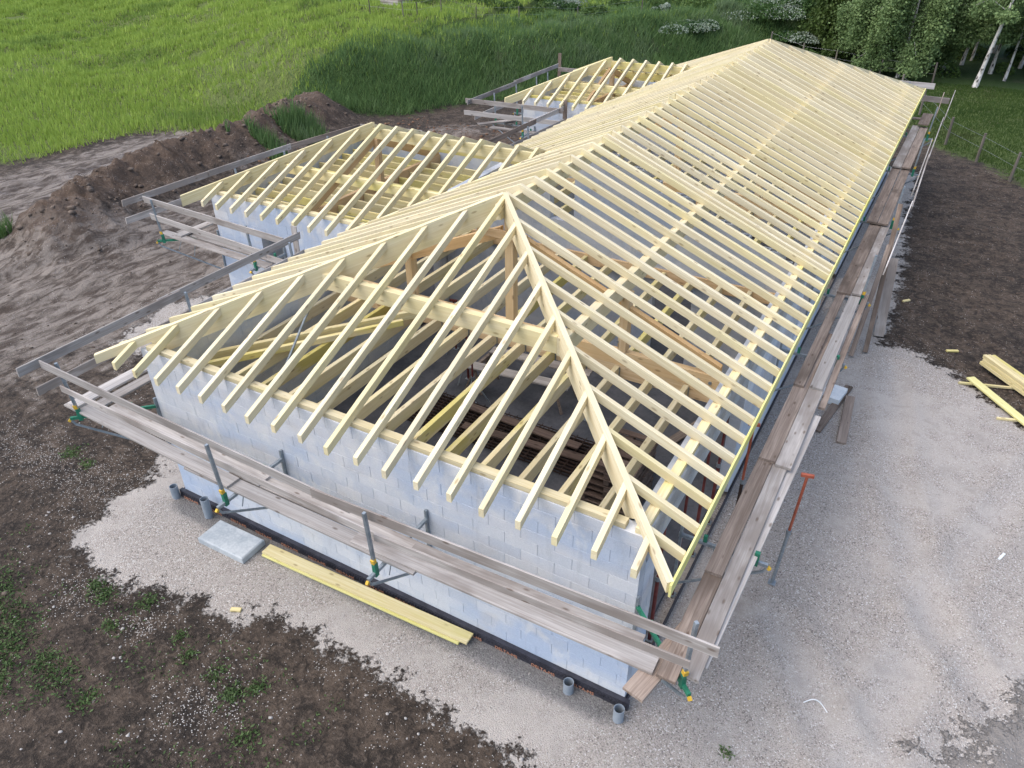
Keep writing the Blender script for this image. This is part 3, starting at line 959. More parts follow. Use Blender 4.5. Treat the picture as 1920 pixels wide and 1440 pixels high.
while x < 4.2:
    cu = bpy.data.curves.new('lettering', 'FONT'); cu.body = 'DELTA-MS'; cu.size = .085; cu.extrude = .0015
    to = bpy.data.objects.new('tmp_text', cu)
    me = bpy.data.meshes.new_from_object(to) if x < -4.4 else LET
    if x < -4.4: LET = me; me.materials.clear(); me.materials.append(M['lettering'])
    bpy.data.objects.remove(to)
    mw = Matrix.Translation((x, .4065, -.002)) @ Matrix.Rotation(R(90), 4, 'X')
    link('lettering', LET, None, memo, mw); x += .62


# ------------------------------------------------------------------ scaffold
def bracket(label, wallp, outp, group='scaffold brackets hung on the walls', post=True, lean=.05, ph=1.06, z=2.08, corner=False):
    """triangular wall bracket with a leaning guard post"""
    e = empty('scaffold_bracket', (wallp[0], wallp[1], z), label, 'bracket', group)
    a = Vector((wallp[0], wallp[1], z)); b = Vector((outp[0], outp[1], z)); d = (b - a).normalized()
    m = MB(); m.bar(a + d * .02 - Vector((0, 0, .03)), b - Vector((0, 0, .03)), .045, .05); m.build('arm', M['green' if corner else 'zinc'], e)
    m = MB(); m.bar(a + d * .03 + Vector((0, 0, .14)), a + d * .03 - Vector((0, 0, 1.05)), .05, .035); m.build('wall_bar', M['zinc'], e)
    m = MB(); m.tube([b + Vector((0, 0, -.05)), b - d * .05 + Vector((0, 0, -.16)), a + d * .06 - Vector((0, 0, .98))], .021, 8); m.build('strut', M['zinc'], e)
    m = MB()
    for t in (.4, .62): m.tube([a + (b - a) * t - Vector((0, 0, .04)), a + (b - a) * (t + .08) - Vector((0, 0, .04 + .9 * (1 - t - .08)))], .009, 6)
    m.build('lattice', M['zinc'], e)
    pb = b - d * .16
    m = MB(); m.bar(pb + Vector((0, 0, -.09)), pb + Vector((0, 0, .14)), .055, .065, d); m.build('clamp', M['green'], e)
    m = MB(); q = a + (b - a) * .3; m.bar(q + Vector((0, 0, 0)), q + Vector((0, 0, .11)), .045, .05, d); m.build('clamp', M['green'], e)
    if post:
        top = pb + d * lean + Vector((0, 0, ph))
        m = MB(); m.bar(pb + Vector((0, 0, .05)), top, .04, .045, d); m.build('guard_post', M['zinc'], e)
        m = MB(); m.bar(pb + d * .012 + Vector((0, 0, .15)), pb + d * .02 + Vector((0, 0, .22)), .055, .06, d); m.build('warning_band', M['yellow_paint'], e)
    m = MB(); m.bar(b + Vector((0, 0, -.08)), b + d * .03 + Vector((0, 0, -.05)), .04, .05); m.build('end_cap', M['yellow_paint'], e)
    return e


bracket('steel bracket with leaning guard post at the left corner of the front wall', (-4.45, .5), (-5.45, -.50), corner=True)
bracket('steel bracket with leaning guard post on the front wall, above the pale slab', (-1.5, .5), (-1.5, -.84))
bracket('steel bracket with leaning guard post above the yellow boards', (1.28, .5), (1.28, -.84))
bracket('green corner bracket with guard post at the nearest corner of the house', (4.45, .5), (5.44, -.40), corner=True)
bracket('bracket on the left wall nearest the front corner', (-4.45, 2.4), (-5.75, 2.4))
bracket('bracket on the left wall next to the near wing', (-4.45, 5.2), (-5.75, 5.2))
bracket('corner bracket with guard post at the outer corner of the near wing', (-9.57, 6.5), (-10.75, 5.5), corner=True)
bracket('bracket with guard post on the front of the near wing', (-7.25, 6.5), (-7.25, 5.35))
for y, t in ((8.4, 'nearest'), (10.3, 'middle'), (12.2, 'farthest')):
    bracket('%s of the three brackets on the outer end of the near wing' % t, (-9.57, y), (-10.85, y))
bracket('bracket with guard post on the front of the far wing', (-7.3, 19.6), (-7.3, 18.5))
for y, t in ((19.9, 'nearest'), (21.6, 'second'), (23.3, 'third'), (24.9 - .6, 'farthest')):
    bracket('%s of the four brackets on the outer end of the far wing' % t, (-7.8, y), (-9.35, y))
bracket('bracket on the left wall between the two wings', (-4.45, 16.2), (-5.85, 16.2))
for y, lab in ((1.95, 'bracket under the nearest planks on the right wall, beside the leaning orange prop'), (7.7, 'bracket on the right wall above the pale block and loose planks'),
               (10.6, 'bracket on the right wall where the gravel meets the dark soil'), (15.6, 'bracket halfway along the right wall'),
               (20.6, 'bracket on the far half of the right wall'), (25.2, 'farthest bracket on the right wall')):
    bracket(lab, (4.50, y), (5.72, y), post=(y > 9), lean=.05)


def plank(label, p0, p1, wd=.23, th=.04, mat='grey_wood', name='scaffold_plank', group='weathered scaffold planks', cat='plank', on_edge=False, tilt=0.):
    p0 = Vector(p0); p1 = Vector(p1)
    if on_edge: wd, th = th, wd
    o = timber(name, p0, p1, wd, th, M[mat], None, plumb=False, tilt=tilt)
    return tag(o, label, cat, group)


GR = 'guard rail boards'


def rail(label, p0, p1, ht=.17, th=.026, mat='grey_wood', lean=.1):
    return plank(label, p0, p1, ht, th, mat, 'guard_board', GR, 'board', True, lean)


# front
ZP = 2.121
plank('outer walkway plank at the left end of the front scaffold', (-5.75, -.26, ZP + .045), (-1.62, -.40, ZP + .045), .24)
plank('inner walkway plank at the left end of the front scaffold', (-5.0, .0, ZP + .043), (-1.25, -.13, ZP + .043), .24)
plank('outer walkway plank in the middle of the front scaffold, ending above the yellow boards', (-2.6, -.38, ZP), (1.78, -.41, ZP + .02), .24)
plank('inner walkway plank in the middle of the front scaffold', (-1.9, -.12, ZP), (2.3, -.12, ZP), .24)
plank('outer walkway plank at the right end of the front scaffold', (.7, -.37, ZP + .044), (5.0, -.30, ZP + .044), .24)
plank('inner walkway plank at the right end of the front scaffold', (1.5, -.13, ZP + .042), (4.75, -.04, ZP + .042), .16)
rail('upper guard board along the left half of the front scaffold', (-5.7, -.50, 3.14), (.95, -.64, 3.06), .15, lean=0)
rail('upper guard board along the right half of the front scaffold', (.35, -.672, 3.10), (5.66, -.50, 3.12), .155, lean=0)
rail('lower guard board along the left half of the front scaffold', (-5.35, -.50, 2.76), (1.5, -.60, 2.70), .12, lean=0)
rail('lower guard board along the right half of the front scaffold', (1.3, -.632, 2.72), (5.40, -.49, 2.72), .12, lean=0)
# left side
plank('wide walkway plank running back from the left front corner', (-5.55, -.35, ZP + .088), (-5.5, 2.6, ZP + .088), .27)
plank('second walkway plank running back from the left front corner', (-5.24, -.2, ZP + .043), (-5.2, 2.9, ZP + .043), .23)
plank('walkway plank on the left side next to the near wing', (-5.45, 2.5, ZP + .044), (-5.45, 5.9, ZP + .044), .26)
rail('upper guard board on the left side nearest the front corner', (-5.76, -.85, 3.15), (-5.79, 2.4, 3.15))
rail('upper guard board on the left side beside the near wing', (-5.82, 1.9, 3.16), (-5.85, 5.75, 3.16))
rail('lower guard board on the left side nearest the front corner', (-5.68, -.72, 2.73), (-5.72, 2.7, 2.73))
rail('lower guard board on the left side beside the near wing', (-5.75, 2.4, 2.74), (-5.80, 5.75, 2.74))
plank('upright grey board ending the guard rail at the near wing', (-5.93, 5.62, 2.2), (-5.93, 5.66, 3.3), .16, .03)
# near wing
rail('upper guard board along the front of the near wing', (-11.1, 5.66, 3.14), (-5.95, 5.32, 3.14))
rail('lower guard board along the front of the near wing', (-10.9, 5.60, 2.74), (-6.6, 5.30, 2.70))
plank('outer walkway plank on the front of the near wing', (-10.95, 5.86, ZP + .03), (-6.9, 5.62, ZP + .03), .24)
plank('inner walkway plank on the front of the near wing', (-10.7, 6.20, ZP), (-6.3, 5.95, ZP), .24)
plank('walkway plank on the outer end of the near wing', (-10.3, 5.8, ZP + .073), (-10.25, 10.6, ZP + .073), .25)
rail('nearest upper guard board on the outer end of the near wing', (-11.3, 5.2, 3.13), (-11.28, 8.0, 3.13))
rail('middle upper guard board on the outer end of the near wing', (-11.24, 7.9, 3.15), (-11.15, 11.0, 3.15))
rail('farthest upper guard board on the outer end of the near wing', (-11.2, 10.8, 3.13), (-10.85, 13.9, 3.13), mat='brown_wood')
rail('lower guard board on the outer end of the near wing', (-11.2, 5.1, 2.72), (-11.1, 9.6, 2.72))
rail('guard board behind the ridge of the near wing, nearest its end', (-10.9, 14.0, 3.1), (-8.6, 14.3, 3.1))
rail('guard board behind the near wing next to the main roof', (-8.7, 14.42, 2.95), (-6.9, 14.6, 2.95))
# between the wings
rail('upper guard board on the left side between the wings, near half', (-6.1, 13.6, 3.12), (-6.02, 17.3, 3.12), mat='brown_wood')
rail('upper guard board on the left side between the wings, far half', (-6.06, 16.9, 3.13), (-5.98, 19.3, 3.13))
rail('lower guard board on the left side between the wings', (-5.98, 14.2, 2.72), (-5.9, 19.2, 2.72))
plank('upright board ending the guard rail at the far wing', (-5.95, 19.32, 2.2), (-5.95, 19.34, 3.32), .16, .03, 'brown_wood')
plank('walkway plank on the left side between the wings', (-5.35, 13.4, ZP), (-5.35, 18.9, ZP), .26)
# far wing
rail('upper guard board along the front of the far wing', (-9.8, 18.75, 3.12), (-5.85, 18.95, 3.12))
rail('lower guard board along the front of the far wing', (-9.8, 18.62, 2.72), (-5.9, 18.85, 2.72))
plank('loose walkway plank slanting across the corner of the far wing', (-9.35, 18.9, ZP + .09), (-8.1, 20.6, ZP + .09), .25)
plank('walkway plank on the front of the far wing', (-8.9, 19.05, ZP), (-6.0, 19.15, ZP), .25)
rail('nearest upper guard board on the outer end of the far wing', (-9.55, 18.5, 3.12), (-9.62, 22.3, 3.12))
rail('farthest upper guard board on the outer end of the far wing', (-9.68, 22.2, 3.14), (-9.75, 26.3, 3.14))
rail('lower guard board on the outer end of the far wing', (-9.5, 18.9, 2.5), (-9.55, 22.6, 2.5))
plank('upright board at the far outer corner of the far wing', (-9.75, 26.4, 2.3), (-9.75, 26.42, 3.55), .16, .03, 'brown_wood')
rail('guard board behind the far wing', (-9.6, 26.0, 3.05), (-6.6, 26.1, 3.05))
rail('short guard board rising behind the far wing beside the main ridge', (-5.9, 26.0, 3.2), (-4.0, 27.4, 3.45))
plank('walkway plank on the outer end of the far wing', (-8.6, 19.8, ZP), (-8.65, 25.6, ZP), .26)
# right side walkway
plank('inner plank at the nearest end of the right walkway, stained dark', (5.165, -.44, ZP + .092), (5.165, 1.42, ZP + .092), .225, .045, 'brown_wood')
plank('inner plank of the right walkway beside the leaning orange prop', (5.165, 1.28, ZP + .14), (5.165, 4.3, ZP + .093), .225, .045, 'brown_wood')
plank('outer plank at the nearest end of the right walkway, pale grey', (5.39, -.30, ZP + .094), (5.39, 4.2, ZP + .094), .212, .045)
plank('narrow outermost plank of the right walkway with a broken pointed tip', (5.46, -.06, ZP + .046), (5.61, 5.6, ZP + .046), .12, .045)
plank('plank end sticking out under the near corner of the right walkway', (4.90, -.74, ZP), (5.22, .7, ZP), .26, .045, 'brown_wood')
plank('inner brown plank of the second run of the right walkway', (5.185, 3.9, ZP + .145), (5.185, 8.6, ZP + .05), .25, .045, 'brown_wood')
plank('outer grey plank of the second run of the right walkway', (5.436, 3.85, ZP + .145), (5.436, 8.9, ZP + .05), .24, .045)
plank('inner plank lying on top of the third run of the right walkway', (5.15, 6.25, ZP + .145), (5.15, 10.5, ZP + .1), .18, .045, 'brown_wood')
plank('outer pale plank lying on top of the third run of the right walkway', (5.43, 6.3, ZP + .145), (5.43, 10.45, ZP + .1), .22, .045)
plank('outermost plank of the third run of the right walkway', (5.62, 5.9, ZP + .03), (5.62, 10.8, ZP + .03), .115, .045, 'brown_wood')
plank('wide inner plank of the fourth run of the right walkway', (5.195, 10.4, ZP + .15), (5.195, 15.5, ZP + .05), .283, .045, 'brown_wood')
plank('wide outer plank of the fourth run of the right walkway', (5.44, 10.45, ZP + .16), (5.44, 15.4, ZP + .05), .19, .045)
plank('short plank end under the fourth run of the right walkway', (5.44, 10.55, ZP + .09), (5.44, 11.6, ZP + .09), .17, .045, 'brown_wood')
plank('inner plank of the fifth run of the right walkway', (5.10, 15.1, ZP + .14), (5.06, 20.9, ZP + .05), .25, .045, 'brown_wood')
plank('outer plank of the fifth run of the right walkway', (5.365, 15.1, ZP + .14), (5.33, 20.9, ZP + .05), .25, .045, 'brown_wood')
plank('inner plank of the farthest run of the right walkway', (5.065, 20.5, ZP + .14), (5.065, 26.5, ZP + .05), .255, .045)
plank('outer plank of the farthest run of the right walkway', (5.335, 20.5, ZP + .14), (5.335, 26.4, ZP + .05), .255, .045, 'brown_wood')
plank('crosswise plank at the far end of the right walkway', (4.3, 27.2, ZP + .15), (5.35, 27.3, ZP + .15), .24, .045, 'brown_wood')
plank('short wide plank closing the far end of the right walkway', (5.28, 26.2, ZP + .19), (5.30, 28.0, ZP + .19), .36, .045, 'brown_wood')
rail('guard board on the right side above the leaning planks', (5.86, 10.3, 3.06), (5.90, 14.8, 3.06), .19)
rail('second guard board along the far right side', (5.93, 14.4, 3.04), (5.88, 19.4, 3.04), .19)
rail('third guard board along the far right side', (5.90, 19.0, 3.06), (5.90, 24.2, 3.06), .19)
rail('last guard board at the far right end', (5.94, 23.8, 3.06), (5.96, 28.9, 3.06), .19)
rail('lower guard board along the far right side', (5.80, 17.0, 2.66), (5.78, 22.8, 2.66), .19)
rail('thin guard board standing above the far end of the walkway', (5.62, 26.4, 2.7), (5.60, 29.2, 2.9), .15, mat='brown_wood')
plank('long dark plank leaning against the right scaffold from the gravel edge', (5.88, 12.2, .05), (5.66, 14.6, 3.0), .11, .04, name='leaning_plank', group='planks leaning on the right scaffold', mat='brown_wood')
plank('second dark plank leaning beside the gravel edge', (5.60, 11.85, .05), (5.70, 13.6, 2.3), .11, .04, name='leaning_plank', group='planks leaning on the right scaffold', mat='brown_wood')
plank('pale short plank leaning behind the dark leaning planks', (6.05, 13.2, .05), (5.85, 14.6, 1.6), .24, .05, name='leaning_plank', group='planks leaning on the right scaffold')
# far end of the house
rail('upper guard board at the far end of the house', (1.5, 29.6, 3.12), (5.2, 29.6, 3.10), .22)
rail('lower guard board at the far end of the house', (2.0, 29.8, 2.62), (5.85, 29.8, 2.58), .22)
for x, t in ((4.3, 'right'), (1.9, 'left')):
    e = bracket('bracket at the far end of the house, %s one' % t, (x, 27.4), (x, 29.45))


# ------------------------------------------------------------------ props
def prop(label, base, h, mat, tophead=True, name='steel_prop', group='steel props', lower=None, lean=(0, 0)):
    e = empty(name, base, label, 'prop', group)
    B = Vector(base); T = B + Vector((lean[0], lean[1], h)); mid = B + (T - B) * .5
    m = MB(); m.box((base[0] - .06, base[1] - .06, base[2]), (base[0] + .06, base[1] + .06, base[2] + .008)); m.build('base_plate', M['zinc'], e)
    m = MB(); m.tube([B + Vector((0, 0, .01)), mid + (T - B) * .02], .028, 10); m.build('outer_tube', lower or mat, e)
    m = MB(); m.tube([mid, T], .022, 10); m.build('inner_tube', mat, e)
    m = MB(); m.tube([mid - Vector((0, 0, .03)), mid + Vector((0, 0, .05))], .04, 10); m.build('collar', M['zinc'], e)
    if tophead:
        m = MB(); m.bar(T - Vector((.09, .02, -.02)), T + Vector((.09, .02, .02)), .05, .045); m.build('head', mat, e)
    return e


prop('orange topped steel prop standing free outside the right walkway', (5.70, 3.74, 0), 2.25, M['orange'], lower=M['zinc'], lean=(.10, .06))
prop('orange prop between the right walkway and the wall', (4.80, 4.55, 0), 2.35, M['orange'], lower=M['rust'])
for k, y in enumerate((1.7, 2.7, 3.7, 4.6)):
    prop('red prop under the concrete lintel, %s from the near corner' % ['first', 'second', 'third', 'fourth', 'fifth', 'sixth'][k], (4.36, y, .0), 2.63, M['red'], group='red props under the lintel')
for k, (x, y) in enumerate(((-1.9, 6.4), (-1.25, 5.6), (-2.9, 7.4))):
    e = prop('tripod prop inside the front room, %s' % ['beside the rebar mats', 'nearest the rebar mats', 'farthest inside'][k], (x, y, .105), 1.3, M['red'], group='tripod props inside the front room')
    for t in range(3):
        a = t * 2.1 + .4; m = MB(); m.tube([(x, y, .75), (x + .38 * math.cos(a), y + .38 * math.sin(a), .115)], .014, 6); m.build('leg', M['zinc'], e)
# things inside
for k in range(8):
    e = empty('pallet', (2.75, 4.3, .105 + k * .148), 'wooden pallet, %s from the bottom of the stack inside the near corner' % ['first', 'second', 'third', 'fourth', 'fifth', 'sixth', 'seventh', 'topmost, eighth'][k], 'pallet', 'stacked pallets')
    bx, by, bz = 2.72 + rnd.uniform(-.02, .02), 4.25 + rnd.uniform(-.02, .02), .105 + k * .148
    for i in range(6):
        q = -.52 + i * .208; m = MB(); m.box((bx - .48, by + q - .065, bz + .122), (bx + .48, by + q + .065, bz + .144)); m.build('deck_board', M['pallet'], e, Matrix.Translation((bx, by + q, bz)))
    for i in (-1, 0, 1):
        m = MB(); m.box((bx + i * .42 - .05, by - .58, bz + .02), (bx + i * .42 + .05, by + .58, bz + .121)); m.build('bearer', M['pallet'], e, Matrix.Translation((bx + i * .4, by, bz)))
for k in range(5):
    e = empty('rebar_mat', (.5, 4.9, .12 + k * .045), 'rusty steel mesh mat, %s from the bottom of the pile in the front room' % ['first', 'second', 'third', 'fourth', 'topmost, fifth'][k], 'rebar mat', 'stacked rebar mats')
    zz = .14 + k * .045; oy = rnd.uniform(-.08, .08); ox = rnd.uniform(-.12, .12)
    m = MB()
    for i in range(0, 11): m.bar((-2.2 + ox, 4.35 + i * .1 + oy, zz), (3.0 + ox, 4.35 + i * .1 + oy, zz), .016, .016)
    m.build('long_bars', M['rust'], e)
    m = MB()
    for i in range(26): m.bar((-2.15 + ox + i * .2, 4.3 + oy, zz + .014), (-2.15 + ox + i * .2, 5.4 + oy, zz + .014), .012, .012)
    m.build('cross_bars', M['rust'], e)
plank('doubled yellow beam lying aslant on the ceiling joists, upper one', (-4.15, 1.5, 2.70), (-1.75, 4.8, 2.70), .09, .16, 'yellow', 'loose_beam', 'beams lying on the ceiling joists', 'beam')
plank('doubled yellow beam lying aslant on the ceiling joists, lower one', (-4.05, 1.3, 2.62), (-1.95, 4.3, 2.62), .09, .115, 'joist', 'loose_beam', 'beams lying on the ceiling joists', 'beam')
rod = MB(); rod.tube([(-2.62, 1.85, 2.68), (-2.6, 3.0, 3.88)], .022, 8)
e = empty('push_pull_prop', (-2.62, 1.85, 2.68), 'slim bluish steel brace leaning on the left hip rafter', 'brace')
rod.build('tube', M['zinc'], e)
m = MB(); m.box((-2.66, 2.94, 3.86), (-2.54, 3.04, 3.99)); m.build('head', M['zinc'], e)
for k, (x, y, a, L) in enumerate(((-.6, 6.2, .15, 2.6), (-.3, 6.9, .1, 2.4))):
    plank('grey plank lying on the slab inside the front room, %s one' % ['nearer', 'farther'][k], (x - L / 2, y - a, .75 + .05 * k), (x + L / 2, y + a, .75 + .05 * k), .28, .04, 'grey_wood', 'loose_plank', 'planks inside the front room')
for k, (x, y) in enumerate(((-1.5, 6.25), (.4, 6.45))):
    m = MB()
    m.bar((x, y - .3, .70), (x, y + .5, .70), .07, .07)
    for s in (-1, 1):
        for t in (-1, 1): m.bar((x, y + .1 + t * .3, .68), (x + s * .22, y + .1 + t * .38, .105), .05, .04)
    tag(m.build('trestle', M['brown_wood']), 'wooden trestle under the planks inside the front room, %s one' % ['left', 'right'][k], 'trestle', 'trestles inside the front room')
m = MB(); m.box((.86, 6.2, .105), (1.28, 6.36, .2)); tag(m.build('cut_block', M['slab'], None, Matrix.Translation((1, 6.2, .1))), 'small pale cut block lying on the floor inside the front room', 'block')
m = MB(); m.box((1.05, 2.9, .16), (1.5, 3.3, .30)); tag(m.build('insulation_block', M['white'], None, Matrix.Translation((1, 3, .1)) @ Matrix.Rotation(.4, 4, 'Z')), 'pale rectangular panel lying near the front wall inside the room', 'panel')

# ------------------------------------------------------------------ things on the ground outside
gz = lambda x, y: float(ground_z(x, y)[0])
m = MB()
c = .02
m.add([(-.53, -.26, 0), (.53, -.26, 0), (.53, .26, 0), (-.53, .26, 0), (-.53, -.26, .11), (.53, -.26, .11), (.53, .26, .11), (-.53, .26, .11),
       (-.53 + c, -.26 + c, .13), (.53 - c, -.26 + c, .13), (.53 - c, .26 - c, .13), (-.53 + c, .26 - c, .13)],
      [(0, 3, 2, 1), (0, 1, 5, 4), (1, 2, 6, 5), (2, 3, 7, 6), (3, 0, 4, 7), (4, 5, 9, 8), (5, 6, 10, 9), (6, 7, 11, 10), (7, 4, 8, 11), (8, 9, 10, 11)])
o = link('concrete_slab', m.mesh('concrete_slab', M['slab']), None, None, Matrix.Translation((-2.71, .0, .005)) @ Matrix.Rotation(R(1), 4, 'Z'))
tag(o, 'pale concrete slab lying on the gravel in front of the left end of the wall', 'slab')
plank('long yellow board on the gravel in front of the wall, upper one', (-2.03, .155, .105), (2.03, .30, .105), .21, .04, 'yellow', 'timber_board', 'yellow boards in front of the wall', 'board')
plank('lower of the two long yellow boards on the gravel in front of the wall', (-2.02, .13, .06), (1.9, .265, .06), .21, .04, 'fascia', 'timber_board', 'yellow boards in front of the wall', 'board')


def pipe(label, x, y, h, r=.075, lx=0., ly=0.):
    e = empty('drain_pipe', (x, y, 0), label, 'pipe', 'grey drain pipes around the front wall')
    m = MB(); n = 20
    for rr, zz in ((r, -.05), (r, h), (r - .008, h), (r - .008, h - .3)):
        for k in range(n): m.v.append((x + lx * zz + rr * math.cos(2 * math.pi * k / n), y + ly * zz + rr * math.sin(2 * math.pi * k / n), zz))
    for i in range(3):
        for k in range(n): m.f.append((i * n + k, i * n + (k + 1) % n, (i + 1) * n + (k + 1) % n, (i + 1) * n + k))
    m.f.append(tuple(3 * n + k for k in range(n)))
    m.build('tube', M['pvc'], e, smooth=False)
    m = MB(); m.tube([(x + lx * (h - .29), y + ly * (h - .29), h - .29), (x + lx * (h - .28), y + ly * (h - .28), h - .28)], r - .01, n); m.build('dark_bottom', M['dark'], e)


pipe('upright grey drain pipe between the wall and the pale slab', -3.62, .29, .42)
pipe('upright grey drain pipe at the left corner of the front wall', -4.58, .36, .26)
pipe('upright grey drain pipe in front of the right part of the front wall', 3.68, .30, .20)
pipe('upright grey drain pipe at the nearest corner of the house', 4.47, .24, .24)
plank('split grey plank lying on the gravel right of the house', (5.80, 10.45, .05), (5.50, 8.35, .05), .17, .04, 'brown_wood', 'loose_plank', 'loose planks on the gravel')
plank('short brown plank lying over the split plank on the gravel', (5.90, 9.95, .09), (6.02, 8.15, .055), .19, .04, 'brown_wood', 'loose_plank', 'loose planks on the gravel')
m = MB(); m.box((-.21, -.30, 0), (.21, .30, .16)); o = link('foam_block', m.mesh('foam_block', M['white']), None, None, Matrix.Translation((5.55, 9.85, .0)) @ Matrix.Rotation(R(-8), 4, 'Z'))
tag(o, 'pale block lying on the gravel beside the right walkway', 'block')
# yellow timber pile at the right edge
d = Vector((1.0, -1.15, 0)).normalized(); nn = Vector((d.y, -d.x, 0))
cnt = 0
for lay in range(3):
    for k in range(3):
        b0 = Vector((8.35, 12.95, .135 + lay * .085)) - nn * (.09 * k + .01 * lay)
        plank('yellow squared timber in the pile at the right edge, %s layer, %s row' % (['bottom', 'middle', 'top'][lay], ['outer', 'middle', 'inner'][k]),
              b0 + d * rnd.uniform(-.05, .05), b0 + d * 4.0, .085, .08, 'yellow', 'timber', 'yellow timber pile at the right edge', 'timber')
plank('single yellow board lying in front of the timber pile at the right edge', (8.16, 12.1, .10), (9.9, 9.9, .10), .2, .04, 'fascia', 'timber_board', 'yellow boards at the right edge', 'board')
for k, (x, y) in enumerate(((8.2, 11.85), (9.0, 10.7))):
    plank('thin batten under the yellow boards at the right edge, %s one' % ['farther', 'nearer'][k], (x - .25, y - .02, .055), (x + .9, y + .35, .055), .05, .05, 'yellow', 'batten', 'battens at the right edge', 'batten')
plank('piece of broken plank at the bottom edge of the photo, left of the tyre tracks', (6.85, .12, .05), (6.98, -.6, .05), .1, .03, 'grey_wood', 'loose_plank', 'loose planks on the gravel')
m = MB(); pts = []
for k in range(9):
    t = k / 8; pts.append((6.62 + .32 * t, 1.72 + .12 * math.sin(t * 3), .04 + .02 * math.sin(t * 5)))
m.tube(pts, .008, 6)
tag(m.build('cut_hose', M['white']), 'short pale green piece of tube lying on the gravel', 'tube')

for k, (x0, y0, x1, y1, mt, lab) in enumerate(((4.82, 7.6, 4.98, 7.85, 'yellow', 'short yellow offcut on the gravel between wall and right walkway'), (7.6, 13.3, 7.85, 13.45, 'yellow', 'small yellow offcut on the dark soil beyond the gravel edge'),
                                       (8.9, 6.1, 8.98, 6.3, 'white', 'tiny white strip on the gravel at the right edge'), (-1.6, -1.05, -1.45, -.98, 'yellow', 'small pale offcut at the gravel edge in front of the slab'), (6.35, 15.6, 6.5, 15.75, 'yellow', 'small yellow offcut on the soil beside the leaning planks'))):
    if mt == 'white':
        m = MB(); m.bar((x0, y0, .03), (x1, y1, .03), .04, .01); tag(m.build('offcut', M['white']), lab, 'offcut', 'offcuts on the ground')
    else: plank(lab, (x0, y0, gz(x0, y0) + .045), (x1, y1, gz(x1, y1) + .045), .07, .04, mt, 'offcut', 'offcuts on the ground', 'offcut')
for k, (x0, y0, x1, y1, z) in enumerate(((-.8, 4.5, 2.2, 4.75, .40), (-1.4, 5.15, 1.6, 5.0, .41), (.2, 2.6, 2.0, 3.1, .17), (-3.2, 2.2, -1.4, 2.9, .16), (3.0, 6.3, 3.7, 8.4, .17))):
    plank(['grey plank lying on the rebar mats, near one', 'grey plank lying on the rebar mats, far one', 'plank on the floor just inside the front wall', 'plank on the floor inside the left front corner', 'plank on the floor near the right wall'][k],
          (x0, y0, z), (x1, y1, z), .2, .04, 'pallet' if k < 2 else 'brown_wood', 'loose_plank', 'planks inside the front room')
# stones, clods and weeds
def rocks(name, label, mat, pos, sizes, seed):
    g = np.random.default_rng(seed)
    base = np.array([(0, 0, 1), (0, 0, -1)] + [(math.cos(a), math.sin(a), h) for h in (.45, -.45) for a in np.arange(6) * math.pi / 3 + (0 if h > 0 else .5)], float)
    base[2:, :2] *= .88
    f = [(0, 2 + k, 2 + (k + 1) % 6) for k in range(6)] + [(1, 8 + (k + 1) % 6, 8 + k) for k in range(6)]
    for k in range(6): f += [(2 + k, 8 + k, 2 + (k + 1) % 6), (2 + (k + 1) % 6, 8 + k, 8 + (k + 1) % 6)]
    f = np.array(f); V = []; F = []
    for i, (p, s) in enumerate(zip(pos, sizes)):
        v = base * g.uniform(.5, 1.35, base.shape) * np.array([s, s * g.uniform(.6, 1), s * g.uniform(.45, .75)])
        a = g.uniform(0, 6.28); c_, s_ = math.cos(a), math.sin(a)
        v = np.stack([v[:, 0] * c_ - v[:, 1] * s_, v[:, 0] * s_ + v[:, 1] * c_, v[:, 2]], 1) + p
        V.append(v); F.append(f + i * len(base))
    o = link(name, np_mesh(name, np.concatenate(V), np.concatenate(F), mat)); return tag(o, label, 'stones', kind='stuff')


def scatter(n, box, f, seed):
    g = np.random.default_rng(seed); x = g.uniform(box[0], box[1], n); y = g.uniform(box[2], box[3], n); k = f(x, y, g); x, y = x[k], y[k]
    return np.stack([x, y, height(x, y)], 1), g


P_, g = scatter(1300, (-9, 9, -4.5, 2.5), lambda x, y, g: (sdf_poly(GRAVEL, x, y) < .3) & (sdf_poly(GRAVEL, x, y) > -3.5), 21)
rocks('soil_stones', 'pale stones strewn over the dark soil in the foreground', M['stone'], P_, .008 + .028 * g.random(len(P_)) ** 5, 1)
P_, g = scatter(5000, (-6, 12, -2.2, 13), lambda x, y, g: (sdf_poly(GRAVEL, x, y) > .0) & ~((abs(x) < 4.6) & (y > .4)), 22)
rocks('gravel_stones', 'loose coarser stones in the pale gravel', M['stone'], P_, .009 + .014 * g.random(len(P_)) ** 2, 2)
P_, g = scatter(6000, (-25, -15.5, 5, 26), lambda x, y, g: (g.random(len(x)) < np.exp(-(dist_line(MOUND, x, y) / 1.7) ** 2) + .6 * np.exp(-(np.hypot(x - PEAK[0], y - PEAK[1]) / 1.6) ** 2)), 23)
rocks('heap_clods', 'brown clods on the soil heap', M['clod'], P_ - np.array([0, 0, .03]), .03 + .13 * g.random(len(P_)) ** 7, 3)
P_, g = scatter(1600, (-18, -7.5, 13.5, 26), lambda x, y, g: (sdf_poly(TURF, x, y) < 0) & ~((x > -8) & (y > 19)), 24)
rocks('red_clods', 'reddish brown clods between the wings and the bank', plain_noise('red_brown_clod', (.09, .05, .032), (.21, .125, .08), 5, .95), P_, .03 + .09 * g.random(len(P_)) ** 3, 4)
P_, g = scatter(900, (-22, -5, -4, 8), lambda x, y, g: (sdf_poly(GRAVEL, x, y) < -.3) & (sdf_poly(TURF, x, y) < -1), 25)
